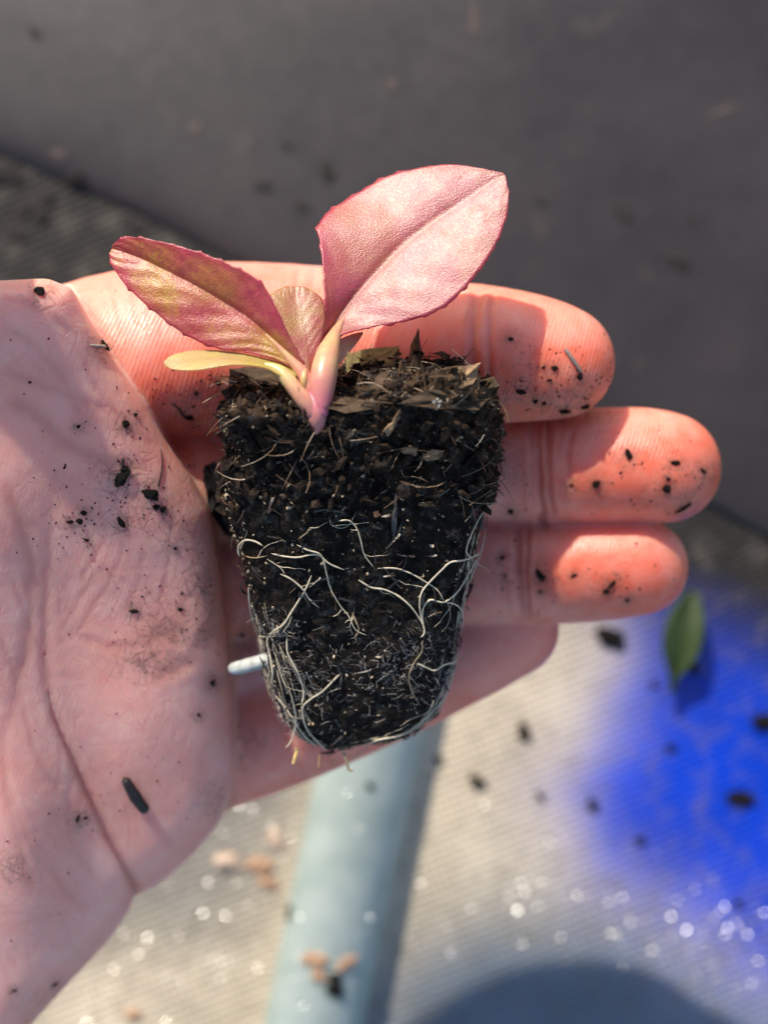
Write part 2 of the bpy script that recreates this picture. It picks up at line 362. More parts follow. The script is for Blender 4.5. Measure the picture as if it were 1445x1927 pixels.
def make_hand_mesh():
    h = 7.5; org = np.array([-880., -230., -660.]); top = np.array([1400., 2260., 520.])
    N = np.ceil((top-org)/h).astype(int)
    ax = [org[i]+h*np.arange(N[i]) for i in range(3)]
    X, Y = np.meshgrid(ax[0], ax[1], indexing='ij')
    d2 = poly_sdf(X, Y, PALM).astype(np.float32); zt = palm_top(X, Y).astype(np.float32)
    zz = ax[2].astype(np.float32)
    # pillow-like palm: rounded where the top meets the side
    F = smax(d2[:, :, None], (zz[None, None]-zt[:, :, None])*.95, np.float32(80))
    F = smax(F, (zt[:, :, None]-360-zz[None, None]), np.float32(160)).astype(np.float32)
    G = np.full(F.shape, 1e4, np.float32)
    for name, kk in (('index', 4), ('middle', 5), ('ring', 5), ('pinky', 5), ('web', 12), ('thumb', 60)):
        st = FD[name]; mg = 60
        lo = np.maximum(((st[:, :3]-st[:, 3:]-mg).min(0)-org)//h, 0).astype(int)
        hi = np.minimum(((st[:, :3]+st[:, 3:]+mg).max(0)-org)//h+1, N).astype(int)
        g = np.stack(np.meshgrid(*[ax[i][lo[i]:hi[i]] for i in range(3)], indexing='ij'), -1).reshape(-1, 3).astype(np.float32)
        q = finger_sdf(g, st.astype(np.float32)).reshape(tuple(hi-lo))
        s = tuple(slice(lo[i], hi[i]) for i in range(3))
        if name == 'thumb': F[s] = smin(F[s], q, np.float32(kk*2))
        else: G[s] = smin(G[s], q, np.float32(kk*2))
    F = smin(F, G, np.float32(26))
    F[0] = np.maximum(F[0], 1); F[-1] = 1; F[:, 0] = 1; F[:, -1] = 1; F[:, :, 0] = 1; F[:, :, -1] = 1
    V, Q = surface_nets(F, org, h)
    # relax
    ei = np.concatenate([Q[:, [0, 1]], Q[:, [1, 2]], Q[:, [2, 3]], Q[:, [3, 0]]])
    for it in range(3):
        s = np.zeros_like(V); c = np.zeros(len(V))
        for k in range(3): s[:, k] = np.bincount(ei[:, 0], V[ei[:, 1], k], len(V))+np.bincount(ei[:, 1], V[ei[:, 0], k], len(V))
        c = np.bincount(ei[:, 0], minlength=len(V))+np.bincount(ei[:, 1], minlength=len(V))
        V = V*.5+.5*s/c[:, None]
    return V, Q
def subdivide(V, Q):
    n, m = len(V), len(Q)
    E = np.stack([Q, np.roll(Q, -1, 1)], 2).reshape(-1, 2); E.sort(1)
    key = E[:, 0].astype(np.int64)*n+E[:, 1]; uq, inv = np.unique(key, return_inverse=True)
    eu = np.stack([uq//n, uq % n], 1); ei = inv.reshape(m, 4)+n; fi = np.arange(m)+n+len(uq)
    V2 = np.concatenate([V, V[eu].mean(1), V[Q].mean(1)])
    Q2 = np.concatenate([np.stack([Q[:, k], ei[:, k], fi, ei[:, k-1]], 1) for k in range(4)])
    for it in range(2):
        e = np.concatenate([Q2[:, [0, 1]], Q2[:, [1, 2]]]); s_ = np.zeros_like(V2)
        for k in range(3): s_[:, k] = np.bincount(e[:, 0], V2[e[:, 1], k], len(V2))+np.bincount(e[:, 1], V2[e[:, 0], k], len(V2))
        c = np.bincount(e[:, 0], minlength=len(V2))+np.bincount(e[:, 1], minlength=len(V2))
        V2 = V2*.5+.5*s_/np.maximum(c, 1)[:, None]
    return V2, Q2
HV, HQ = make_hand_mesh(); HV, HQ = subdivide(HV, HQ)
def vnormals(V, Q):
    n = np.cross(V[Q[:, 2]]-V[Q[:, 0]], V[Q[:, 3]]-V[Q[:, 1]]); N = np.zeros_like(V)
    for k in range(4):
        for c in range(3): N[:, c] += np.bincount(Q[:, k], n[:, c], len(V))
    return N/(np.linalg.norm(N, axis=1)[:, None]+1e-12)
HN = vnormals(HV, HQ)
if HN[HV[:, 2].argmax(), 2] < 0: HQ = HQ[:, ::-1].copy(); HN = -HN
# creases: (points, width, depth, redness)
CREASES = [
 ([(128, 840), (104, 930), (92, 1020), (86, 1110), (86, 1220), (100, 1330), (135, 1420), (170, 1500), (205, 1575), (240, 1640), (266, 1700)], 10, 12, .8),
 ([(0, 900), (40, 985), (60, 1090), (50, 1220), (10, 1400)], 11, 5, .5),
 ([(0, 690), (70, 722), (150, 750), (230, 790)], 8, 4, .35), ([(0, 610), (60, 650), (120, 715), (160, 800)], 7, 4, .3),
 ([(0, 755), (60, 775), (120, 830), (200, 870), (300, 880)], 12, 7, .5),
 ([(0, 560), (80, 585), (150, 640)], 7, 3, .3), ([(150, 660), (190, 740), (240, 800), (300, 850)], 6, 3, .3),
 ([(185, 1075), (150, 1130), (115, 1190)], 5, 2, .25), ([(235, 1010), (215, 1080), (170, 1150), (140, 1210)], 5, 2, .3),
 ([(275, 1020), (262, 1090), (235, 1160)], 5, 1.8, .25), ([(320, 1010), (315, 1080), (300, 1150)], 5, 3, .3),
 ([(200, 960), (190, 1030), (150, 1100)], 5, 3, .25), ([(345, 1180), (280, 1210), (200, 1215), (130, 1190)], 9, 3, .3), ([(410, 1160), (380, 1220), (330, 1260), (270, 1280)], 13, 5, .45),
 ([(20, 1080), (60, 1180), (88, 1250)], 6, 3, .3), ([(0, 1420), (30, 1520), (60, 1590), (90, 1640)], 7, 4, .35), ([(8, 1350), (10, 1480), (40, 1600), (70, 1700)], 9, 4, .4),
 ([(60, 1560), (100, 1640), (160, 1720)], 6, 3, .25), ([(140, 1450), (130, 1560), (180, 1660)], 6, 2.5, .2), ([(230, 1480), (300, 1560), (330, 1600)], 6, 2.5, .2),
 ([(40, 1300), (70, 1420), (120, 1500)], 6, 3, .25), ([(0, 1200), (40, 1290)], 7, 3, .3),
 # finger joint lines
 ([(1018, 775), (1012, 830), (1014, 900), (1022, 985)], 8, 7, .8), ([(1036, 772), (1030, 840), (1033, 920), (1040, 985)], 6, 5, .6), ([(1000, 780), (998, 860), (1004, 980)], 5, 3, .4),
 ([(980, 985), (975, 1050), (978, 1110), (986, 1172)], 8, 6, .7), ([(994, 985), (990, 1060), (996, 1172)], 5, 4, .5),
 ([(905, 540), (890, 600), (892, 680), (900, 780)], 9, 6, .6), ([(930, 545), (920, 620), (925, 780)], 6, 4, .4), ([(1080, 800), (1068, 850), (1072, 920)], 6, 2.5, .2),
 ([(330, 495), (345, 560), (350, 640)], 6, 3, .2), ([(300, 500), (310, 570), (300, 640)], 5, 3, .2), ([(235, 515), (255, 570), (262, 640)], 5, 2.5, .2), ([(280, 505), (284, 560), (282, 600)], 4, 2.5, .2), ([(200, 520), (225, 590), (235, 640)], 5, 2.5, .2),
 ([(560, 500), (555, 560)], 6, 3, .2), ([(590, 498), (588, 545)], 6, 3, .2),
 ([(560, 1290), (600, 1380), (640, 1460)], 8, 4, .4), ([(520, 1310), (545, 1400), (580, 1480)], 7, 3, .3),
]
# long flexure wrinkles drawn with a little jitter
rr = np.random.default_rng(3)
for k in range(26):
    x0, y0 = rr.uniform(0, 330), rr.uniform(560, 1120)
    if poly_sdf(np.array([x0+50.]), np.array([y0+40.]), PALM)[0] > -25: continue
    L = rr.uniform(60, 150); a = rr.normal(.75, .35)
    CREASES.append(([(x0, y0), (x0+L*.5*math.cos(a)+rr.normal(0, 6), y0+L*.5*math.sin(a)), (x0+L*math.cos(a), y0+L*math.sin(a))], rr.uniform(3., 4.), rr.uniform(.5, 1.2), .12))
for k in range(26):
    x0, y0 = rr.uniform(-10, 260), rr.uniform(1150, 1850)
    L = rr.uniform(60, 170); a = rr.normal(1.15, .3)
    CREASES.append(([(x0, y0), (x0+L*.5*math.cos(a)+rr.normal(0, 7), y0+L*.5*math.sin(a)), (x0+L*math.cos(a), y0+L*math.sin(a))], rr.uniform(3., 4.), rr.uniform(.5, 1.2), .12))
HX, HY = HV[:, 0].copy(), HV[:, 1].copy()
front = np.clip((HN[:, 2]-.1)/.35, 0, 1)
disp = np.zeros(len(HV)); red = np.zeros(len(HV))
fingd = {k: finger_sdf_near(HV.astype(np.float32), FD[k].astype(np.float32)) for k in ('index', 'middle', 'ring', 'pinky')}
onf = np.clip(1-np.minimum.reduce(list(fingd.values()))/30, 0, 1)*(poly_sdf(HX, HY, PALM) > 6)
for pts, wd, dp, rd in CREASES:
    if pts[0][0] > 850: dp *= 1.7
    P = catmull([(*p, 0) for p in pts], len(pts)*4)
    lo = P.min(0)[:2]-60; hi = P.max(0)[:2]+60
    m = np.where((HX > lo[0]) & (HX < hi[0]) & (HY > lo[1]) & (HY < hi[1]) & (front > 0))[0]
    if not len(m): continue
    jit = 3*vnoise(HV[m]/25, 4)
    d, tt = polyline_dist(HX[m]+jit, HY[m]+jit, P)
    fade = np.clip(np.minimum(tt, 1-tt)*6, 0, 1) if dp < 11 else np.clip(tt*1.6, 0, 1)
    g = np.exp(-(d/wd)**2)-.35*np.exp(-((d-wd*2)/wd)**2)
    disp[m] -= dp*g*fade; red[m] = np.maximum(red[m], rd*np.exp(-(d/(wd*1.3))**2)*fade)
disp = disp*np.where((HX < 440) & (disp > -9), .24, .6)+1.5*fbm(HV, 130, 2, 31)+.4*fbm(HV, 22, 3, 37)
HV += HN*(disp*front)[:, None]
# colour of the skin itself: paler palm, ruddier fingers, grime
tipred = np.zeros(len(HV))
for k, (cx, cy, sx, sy) in {'i': (1050, 710, 190, 70), 'm': (1240, 900, 170, 80), 'r': (1150, 1090, 170, 70), 'b': (330, 760, 140, 80)}.items():
    tipred = np.maximum(tipred, np.exp(-((HX-cx)/sx)**2-((HY-cy)/sy)**2))
ruddy = np.clip(.45*onf+.75*tipred*onf+.22*fbm(HV, 150, 3, 41)+.06*fbm(HV, 30, 3, 43)+.14, 0, 1.3)
STAINS = [(330, 1190, 70, 45, .8), (300, 1240, 70, 40, .7), (385, 1110, 40, 60, .6), (405, 1500, 32, 36, .8), (290, 950, 60, 60, .45), (170, 985, 50, 40, .35), (340, 1010, 60, 50, .4), (1260, 930, 60, 36, .45), (1100, 745, 70, 40, .55), (1000, 700, 60, 50, .25), (345, 775, 40, 34, .55), (380, 735, 40, 24, .4), (475, 1190, 40, 60, .7),
          (25, 1640, 30, 30, .5), (455, 1080, 30, 70, .6), (1090, 1110, 70, 40, .3), (1280, 890, 50, 50, .3), (960, 1090, 60, 50, .3), (960, 880, 40, 50, .35), (60, 1890, 60, 30, .3), (470, 1400, 50, 50, .35)]
dirt = np.zeros(len(HV))
for cx, cy, sx, sy, a in STAINS: dirt = np.maximum(dirt, a*np.exp(-((HX-cx)/sx)**2-((HY-cy)/sy)**2))
for (cx, cy, r_, *_q) in PALM_CRUMBS+FINGER_CRUMBS:
    m_ = np.where((np.abs(HX-cx) < 70) & (np.abs(HY-cy) < 70))[0]; rr_ = r_*2.0+5
    dirt[m_] = np.maximum(dirt[m_], .85*np.exp(-((HX[m_]-cx)/rr_)**2-((HY[m_]-cy-2)/rr_)**2))
hand_me = mesh('hand', W(HV), HQ[:, ::-1].copy() if False else HQ)
nn = vnormals(W(HV), HQ)
if nn[HV[:, 2].argmax(), 2] < 0: hand_me.flip_normals()
attr_f(hand_me, 'ruddy', ruddy); attr_f(hand_me, 'crease', red); attr_f(hand_me, 'grime', dirt); attr_f(hand_me, 'finger', onf)
def skin_mat():
    m, t, b = mat_new('skin')
    rd = attr(t, 'ruddy'); cr = attr(t, 'crease'); gr = attr(t, 'grime')
    col = mixc(t, rd, (.91, .465, .39), (.78, .158, .085))
    mot = ramp(t, noise(t, 42, 5, .6), [(.38, 0.), (.68, 1.)])
    col = mixc(t, math_(t, 'MULTIPLY', mot, .22), col, (.92, .56, .47))
    col = mixc(t, math_(t, 'MULTIPLY', ramp(t, noise(t, 100, 4, .55), [(.46, 0.), (.78, 1.)]), .36), col, (.78, .27, .21))
    c = co(t)
    # crisp flexure lines: stretched cells
    lines = None
    for ang, sx, sy, sz in ((48, 30, 95, .05), (118, 22, 70, .05)):
        mp = nd(t, 'ShaderNodeMapping', vector_type='TEXTURE'); mp.inputs['Rotation'].default_value = (0, 0, -math.radians(ang)); mp.inputs['Scale'].default_value = (sy*U, sx*U, 60*U)
        nz = nd(t, 'ShaderNodeTexNoise', Scale=1/(50*U), Detail=3.); lk(t, c, nz.inputs[0])
        va = nd(t, 'ShaderNodeVectorMath', operation='MULTIPLY_ADD'); lk(t, nz.outputs['Color'], va.inputs[0]); va.inputs[1].default_value = (22*U, 22*U, 22*U); lk(t, c, va.inputs[2])
        lk(t, va.outputs[0], mp.inputs[0])
        v = nd(t, 'ShaderNodeTexVoronoi', feature='DISTANCE_TO_EDGE', Scale=1.); lk(t, mp.outputs[0], v.inputs[0])
        l = ramp(t, v.outputs['Distance'], [(0., 0.), (sz, 1.)])
        lines = l if lines is None else math_(t, 'MULTIPLY', lines, l)
    lm = math_(t, 'MULTIPLY', math_(t, 'SUBTRACT', 1., lines), ramp(t, noise(t, 110, 3), [(.4, 0.), (.62, 1.)]))
    col = mixc(t, math_(t, 'MULTIPLY', lm, .16), col, (.62, .22, .17))
    col = mixc(t, math_(t, 'MULTIPLY', cr, .6), col, (.48, .12, .08))
    gn = ramp(t, noise(t, 24, 6, .7), [(.30, 0.), (.60, 1.)])
    col = mixc(t, math_(t, 'MULTIPLY', math_(t, 'MULTIPLY', gr, gn), .62), col, (.20, .085, .05))
    gs = ramp(t, noise(t, 7, 3, .6), [(.57, 0.), (.66, 1.)])
    col = mixc(t, math_(t, 'MULTIPLY', math_(t, 'MULTIPLY', gs, math_(t, 'ADD', gr, .04)), .9), col, (.05, .03, .025))
    col = mixc(t, math_(t, 'MULTIPLY', math_(t, 'MULTIPLY', lm, gr), .9), col, (.10, .05, .035))
    lk(t, col, b.inputs['Base Color'])
    b.inputs['Subsurface Weight'].default_value = .8
    b.inputs['Subsurface Radius'].default_value = (1., .24, .11); b.inputs['Subsurface Scale'].default_value = 72*U
    lk(t, ramp(t, noise(t, 30, 4), [(.3, .34), (.7, .50)]), b.inputs['Roughness'])
    b.inputs['Specular IOR Level'].default_value = .45
    # papillary ridges and skin cells
    mp = nd(t, 'ShaderNodeMapping'); mp.inputs['Rotation'].default_value = (0, 0, math.radians(20)); lk(t, c, mp.inputs[0])
    wv = nd(t, 'ShaderNodeTexWave', bands_direction='X', Scale=6.2832/(20*8.5*U), Distortion=14., Detail=1); wv.inputs['Detail Scale'].default_value = .05; lk(t, mp.outputs[0], wv.inputs[0])
    vo = nd(t, 'ShaderNodeTexVoronoi', feature='DISTANCE_TO_EDGE', Scale=1/(13*U)); lk(t, c, vo.inputs[0])
    cells = ramp(t, vo.outputs['Distance'], [(0., 0.), (.10, 1.)])
    n1 = bump(t, math_(t, 'MULTIPLY', wv.outputs['Fac'], math_(t, 'ADD', math_(t, 'MULTIPLY', attr(t, 'finger'), .8), .2)), .24, 1.7)
    n2 = bump(t, cells, .09, 2., n1)
    n3 = bump(t, noise(t, 9, 4), .13, 2.2, n2)
    n4 = bump(t, math_(t, 'SUBTRACT', 1., lm), .18, 4., n3)
    lk(t, n4, b.inputs['Normal'])
    return m
hand = link('hand', hand_me, skin_mat())
tag(hand, 'left hand held palm up, soil-specked fingers cradling the seedling plug', 'hand')

# ================================================================== SEEDLING PLUG
PLUG = [(424, 700), (412, 750), (404, 790), (408, 860), (412, 920), (424, 980), (438, 1030), (452, 1090), (470, 1150), (484, 1200), (494, 1260), (508, 1310), (524, 1350), (548, 1388), (575, 1408), (622, 1422), (680, 1412), (740, 1400),
        (790, 1380), (834, 1345), (850, 1290), (864, 1200), (880, 1130), (894, 1070), (906, 1000), (924, 950), (936, 900), (940, 830), (938, 760), (932, 714), (880, 668), (560, 668)]
def plug_front(x, y): return 128-.42*(y-800)-26*(((x-672)/260)**4)
def make_plug():
    h = 4.2; org = np.array([372., 610., -420.]); top = np.array([976., 1460., 215.])
    N = np.ceil((top-org)/h).astype(int); ax = [org[i]+h*np.arange(N[i]) for i in range(3)]
    X, Y = np.meshgrid(ax[0], ax[1], indexing='ij'); zz = ax[2]
    d2 = poly_sdf(X, Y, PLUG)+13+13*np.clip((980-Y)/160, 0, 1); zf = plug_front(X, Y)-8
    Z = zz[None, None]
    F = smax(d2[:, :, None], (Z-zf[:, :, None])*.92, 46.)
    thick = 330-.14*(Y-800)
    F = smax(F, (zf-thick)[:, :, None]-Z, 60.)
    # top face slopes away from the front rim; rim dips around the stem
    rim = 790-70*np.exp(-((X-820)/120)**2)-12*np.exp(-((X-430)/50)**2)
    topd = (rim[:, :, None]-(128-Z)*.33)-Y[:, :, None]
    F = smax(F, topd*.93, 30.)
    shp = F.shape
    g = np.stack(np.broadcast_arrays(X[:, :, None], Y[:, :, None], Z), -1).reshape(-1, 3)
    F = F.ravel(); band = np.abs(F) < 45
    gb = g[band]
    n = 14*fbm(gb, 95, 2, 51)+13*fbm(gb, 34, 3, 52)+8*np.abs(vnoise(gb/15., 55))-7*np.abs(vnoise(gb/22., 57))+5*vnoise(gb/8.5, 56)
    tm = np.clip((900-gb[:, 1])/160, 0, 1)
    n = n+tm*11*fbm(gb*np.array([.5, 1.4, 1]), 26, 3, 58)
    F[band] += n*np.where(gb[:, 1] > 960, .5, .5+.5*np.clip((960-gb[:, 1])/120, 0, 1))+6*np.clip((gb[:, 1]-960)/100, -1, 0)
    F = F.reshape(shp); F[0] = 9; F[-1] = 9; F[:, 0] = 9; F[:, -1] = 9; F[:, :, 0] = 9; F[:, :, -1] = 9
    V, Q = surface_nets(F, org, h)
    return V, Q
PV, PQ = make_plug()
plug_root = empty('seedling', WV(600, 1100, -150))
tag(plug_root, 'red-leaved lettuce seedling in a dark tapered soil plug resting on the hand', 'seedling')
plug_me = mesh('root_ball', W(PV), PQ)
if vnormals(W(PV), PQ)[PV[:, 2].argmax(), 2] < 0: plug_me.flip_normals()
def soil_mat(name, dark, mid, light, amt=1.):
    m, t, b = mat_new(name)
    f = noise(t, 26, 6, .68); g = noise(t, 6, 4, .6)
    col = ramp(t, f, [(.36, dark), (.56, mid), (.80, light)])
    sp = ramp(t, g, [(.66, 0.), (.74, 1.)])
    col = mixc(t, math_(t, 'MULTIPLY', sp, .35*amt), col, (.20, .13, .075))
    col = mixc(t, math_(t, 'MULTIPLY', attr(t, 'dry'), ramp(t, noise(t, 34, 5, .65), [(.40, 0.), (.62, .9)])), col, (.075, .042, .022))
    lk(t, col, b.inputs['Base Color'])
    wet = ramp(t, noise(t, 20, 4, .6), [(.54, 0.), (.64, 1.)])
    r_ = nd(t, 'ShaderNodeMapRange'); lk(t, wet, r_.inputs[0]); r_.inputs[3].default_value = .72; r_.inputs[4].default_value = .17; lk(t, r_.outputs[0], b.inputs['Roughness'])
    r2 = nd(t, 'ShaderNodeMapRange'); lk(t, wet, r2.inputs[0]); r2.inputs[3].default_value = .16; r2.inputs[4].default_value = .55; lk(t, r2.outputs[0], b.inputs['Specular IOR Level'])
    lk(t, bump(t, noise(t, 9, 5, .7), 1., 6), b.inputs['Normal'])
    return m
def dry(me, y):
    attr_f(me, 'dry', np.clip((930-y+40*RNG.normal(size=len(y))*0)/130, 0, 1))
M_soil = soil_mat('wet_peat', (.0035, .0026, .0022), (.011, .0072, .005), (.045, .026, .015))
M_soil2 = soil_mat('peat_crumb', (.005, .0038, .0032), (.016, .0105, .008), (.06, .038, .022))
attr_f(plug_me, 'dry', np.clip((940-PV[:, 1])/140+.5*fbm(PV, 80, 3, 66), 0, 1))
ball = link('root_ball', plug_me, M_soil); keep_world(ball, plug_root)
ball['label'] = 'dark moist peat plug laced with white roots'

dg = bpy.context.evaluated_depsgraph_get(); dg.update()
BV_hand = BVHTree.FromObject(hand, dg); BV_plug = BVHTree.FromPolygons(W(PV).tolist(), PQ.tolist())
BV_gr = BVHTree.FromObject(ground, dg); BV_sh = BVHTree.FromObject(sheet, dg); BV_tu = BVHTree.FromObject(tube_o, dg)
CAMP = Vector((0, 0, D*U))
def hit(px, py, trees):
    q = WV(px, py, 0)-CAMP; q.normalize(); best = None
    for tr in trees:
        r = tr.ray_cast(CAMP, q)
        if r[0] is not None and (best is None or r[3] < best[3]): best = r
    if best is None: return None
    n = best[1].copy()
    if n.dot(q) > 0: n = -n
    return best[0].copy(), n

# ---- loose peat crumbs, grains and fibres on the plug (too many and too small to count)
def plug_samples(n, rng, ymin=0, ymax=9e9, zmin=-330):
    Wv = W(PV); c = Wv[PQ].mean(1); nr = np.cross(Wv[PQ[:, 2]]-Wv[PQ[:, 0]], Wv[PQ[:, 3]]-Wv[PQ[:, 1]])
    ln = np.linalg.norm(nr, axis=1); nr = nr/ln[:, None]
    cen = PV[PQ].mean(1)
    if (nr[:, 2]*(cen[:, 2] > 60)).sum() < 0: nr = -nr
    ok = np.where((cen[:, 2] > zmin) & (nr[:, 2] > -.25) & (cen[:, 1] > ymin) & (cen[:, 1] < ymax))[0]
    i = rng.choice(ok, n, p=ln[ok]/ln[ok].sum()); return c[i], nr[i], cen[i]
def crumbs(n, r0, r1, rng, ymin=0, ymax=9e9, aspect=.35, keep=None):
    P, Nn, C = plug_samples(n, rng, ymin, ymax); out = []
    for p, nr, c in zip(P, Nn, C):
        if keep is not None and rng.random() > keep(c): continue
        r = math.exp(rng.uniform(math.log(r0), math.log(r1)))*U
        v = IC0V*(1+rng.normal(0, .33, (12, 1)))*np.array([1, rng.uniform(aspect, .9), rng.uniform(aspect*.6, .8)])
        out.append(v@rot_rand(rng).T*r+p+nr*r*.5)
    return join_same(out, IC0F)
def fibres(n, l0, l1, r0, r1, rng, ymin=0, ymax=9e9, lift=.6, curl=.5, keep=None, sides=3, segs=5):
    P, Nn, C = plug_samples(n, rng, ymin, ymax); out = []
    for p, nr, c in zip(P, Nn, C):
        if keep is not None and rng.random() > keep(c): continue
        L = rng.uniform(l0, l1)*U; tdir = rng.normal(size=3); tdir -= nr*(tdir@nr)*(1-lift*rng.random()); tdir /= np.linalg.norm(tdir)
        side = np.cross(tdir, nr); k = rng.normal(0, curl); k2 = rng.normal(0, curl*.6)
        s = np.linspace(0, 1, segs)[:, None]
        pts = p+nr*r1*U*1.2+L*(s*tdir+k*s*s*side*.6+(abs(k2)*s*(1-s)+.05)*nr)
        r = rng.uniform(r0, r1)*U
        v, F = tube(pts, r*np.linspace(1, .5, segs), sides, False); out.append(v)
    return join_same(out, F)
def stuff_part(name, geo, mat, parent, label=None, smooth=False):
    o = link(name, mesh(name, *geo), mat, None, smooth); keep2(o, parent); o['kind'] = 'stuff'
    if label: o['label'] = label
    return o
def keep2(o, parent):
    o.parent = parent; o.matrix_parent_inverse = Matrix.Translation(plug_root.location).inverted() if parent is plug_root else parent_world(parent).inverted()
def parent_world(p):
    # parts sit at the world origin in world coordinates
    return Matrix.Identity(4)
def simple(name, col, rough=.5, spec=.5, sss=0, var=.3, size=14, trans=0):
    m, t, b = mat_new(name)
    f = ramp(t, noise(t, size, 5, .6), [(.3, 0.), (.72, 1.)])
    lk(t, mixc(t, f, tuple(c*(1-var) for c in col), tuple(min(1, c*(1+var)) for c in col)), b.inputs['Base Color'])
    b.inputs['Roughness'].default_value = rough; b.inputs['Specular IOR Level'].default_value = spec
    if sss:
        b.inputs['Subsurface Weight'].default_value = sss; b.inputs['Subsurface Radius'].default_value = (1, .8, .6); b.inputs['Subsurface Scale'].default_value = 8*U
    lk(t, bump(t, noise(t, size*.4, 4), .5, 2), b.inputs['Normal'])
    return m
M_fib = simple('peat_fibre', (.13, .075, .038), .42, .6, 0, .6, 10)
M_fibd = simple('dark_fibre', (.03, .019, .013), .35, .6, 0, .6, 10)
M_grain = simple('pale_grain', (.42, .33, .22), .4, .6, 0, .35, 6)
M_root = simple('root_skin', (.60, .51, .37), .5, .4, 0, .3, 18)
M_rootd = simple('old_root', (.30, .22, .13), .45, .5, 0, .3, 18)
M_white = simple('fungal_thread', (.62, .60, .58), .6, .3, 0, .1, 10)
M_bark = simple('bark', (.060, .038, .022), .68, .2, 0, .6, 22)
M_barkt = simple('tan_bark', (.26, .165, .095), .68, .2, 0, .4, 22)
M_barko = simple('olive_bark', (.13, .105, .045), .68, .2, 0, .5, 18)
r1 = np.random.default_rng(11)
def sunlit_rim(c): return .12+.88*math.exp(-max(0, c[0]-(404+.17*max(0, c[1]-900)+8))/38)
def crumb_part(name, geo, dryness):
    o = stuff_part(name, geo, M_soil2, ball); n_ = len(o.data.vertices); attr_f(o.data, 'dry', np.repeat(np.clip(r1.normal(dryness, .3, n_//12), 0, 1), 12)); return o
crumb_part('peat_crumbs', crumbs(3600, 1.6, 6, r1, 0, 950, aspect=.3), .5)
crumb_part('fine_peat', crumbs(4200, 1.0, 3.4, r1, 930, 9e9, aspect=.3), .0)
crumb_part('coarse_crumbs', crumbs(420, 7, 18, r1, 0, 960, aspect=.14), .5)
stuff_part('pale_grains', crumbs(420, 1.6, 3.8, r1), M_grain, ball)
stuff_part('sunlit_rim_grains', crumbs(2600, 1.8, 4.6, r1, 700, 1420, keep=sunlit_rim), M_grain, ball)  # pale grains crowded on the left rim to give its sunlit sparkle
stuff_part('brown_fibres', fibres(330, 16, 80, .7, 1.7, r1, 0, 930, .1), M_fib, ball)
stuff_part('brown_hairs', fibres(120, 8, 26, .5, 1.1, r1, 900, 9e9, .3), M_fib, ball)
stuff_part('dark_fibres', fibres(300, 10, 40, 1.2, 4, r1, 0, 9e9, .12), M_fibd, ball)
def fuzz(c):
    v = 0
    for cx, cy, s in ((520, 1250, 50), (575, 1290, 55), (720, 1250, 60), (780, 1230, 50), (550, 1350, 45), (835, 1280, 40), (520, 1190, 40)):
        v = max(v, math.exp(-((c[0]-cx)**2+(c[1]-cy)**2)/s**2))
    return v
stuff_part('white_fuzz', fibres(9000, 6, 24, .1, .24, r1, 880, 9e9, .9, .9, keep=fuzz), M_white, ball)

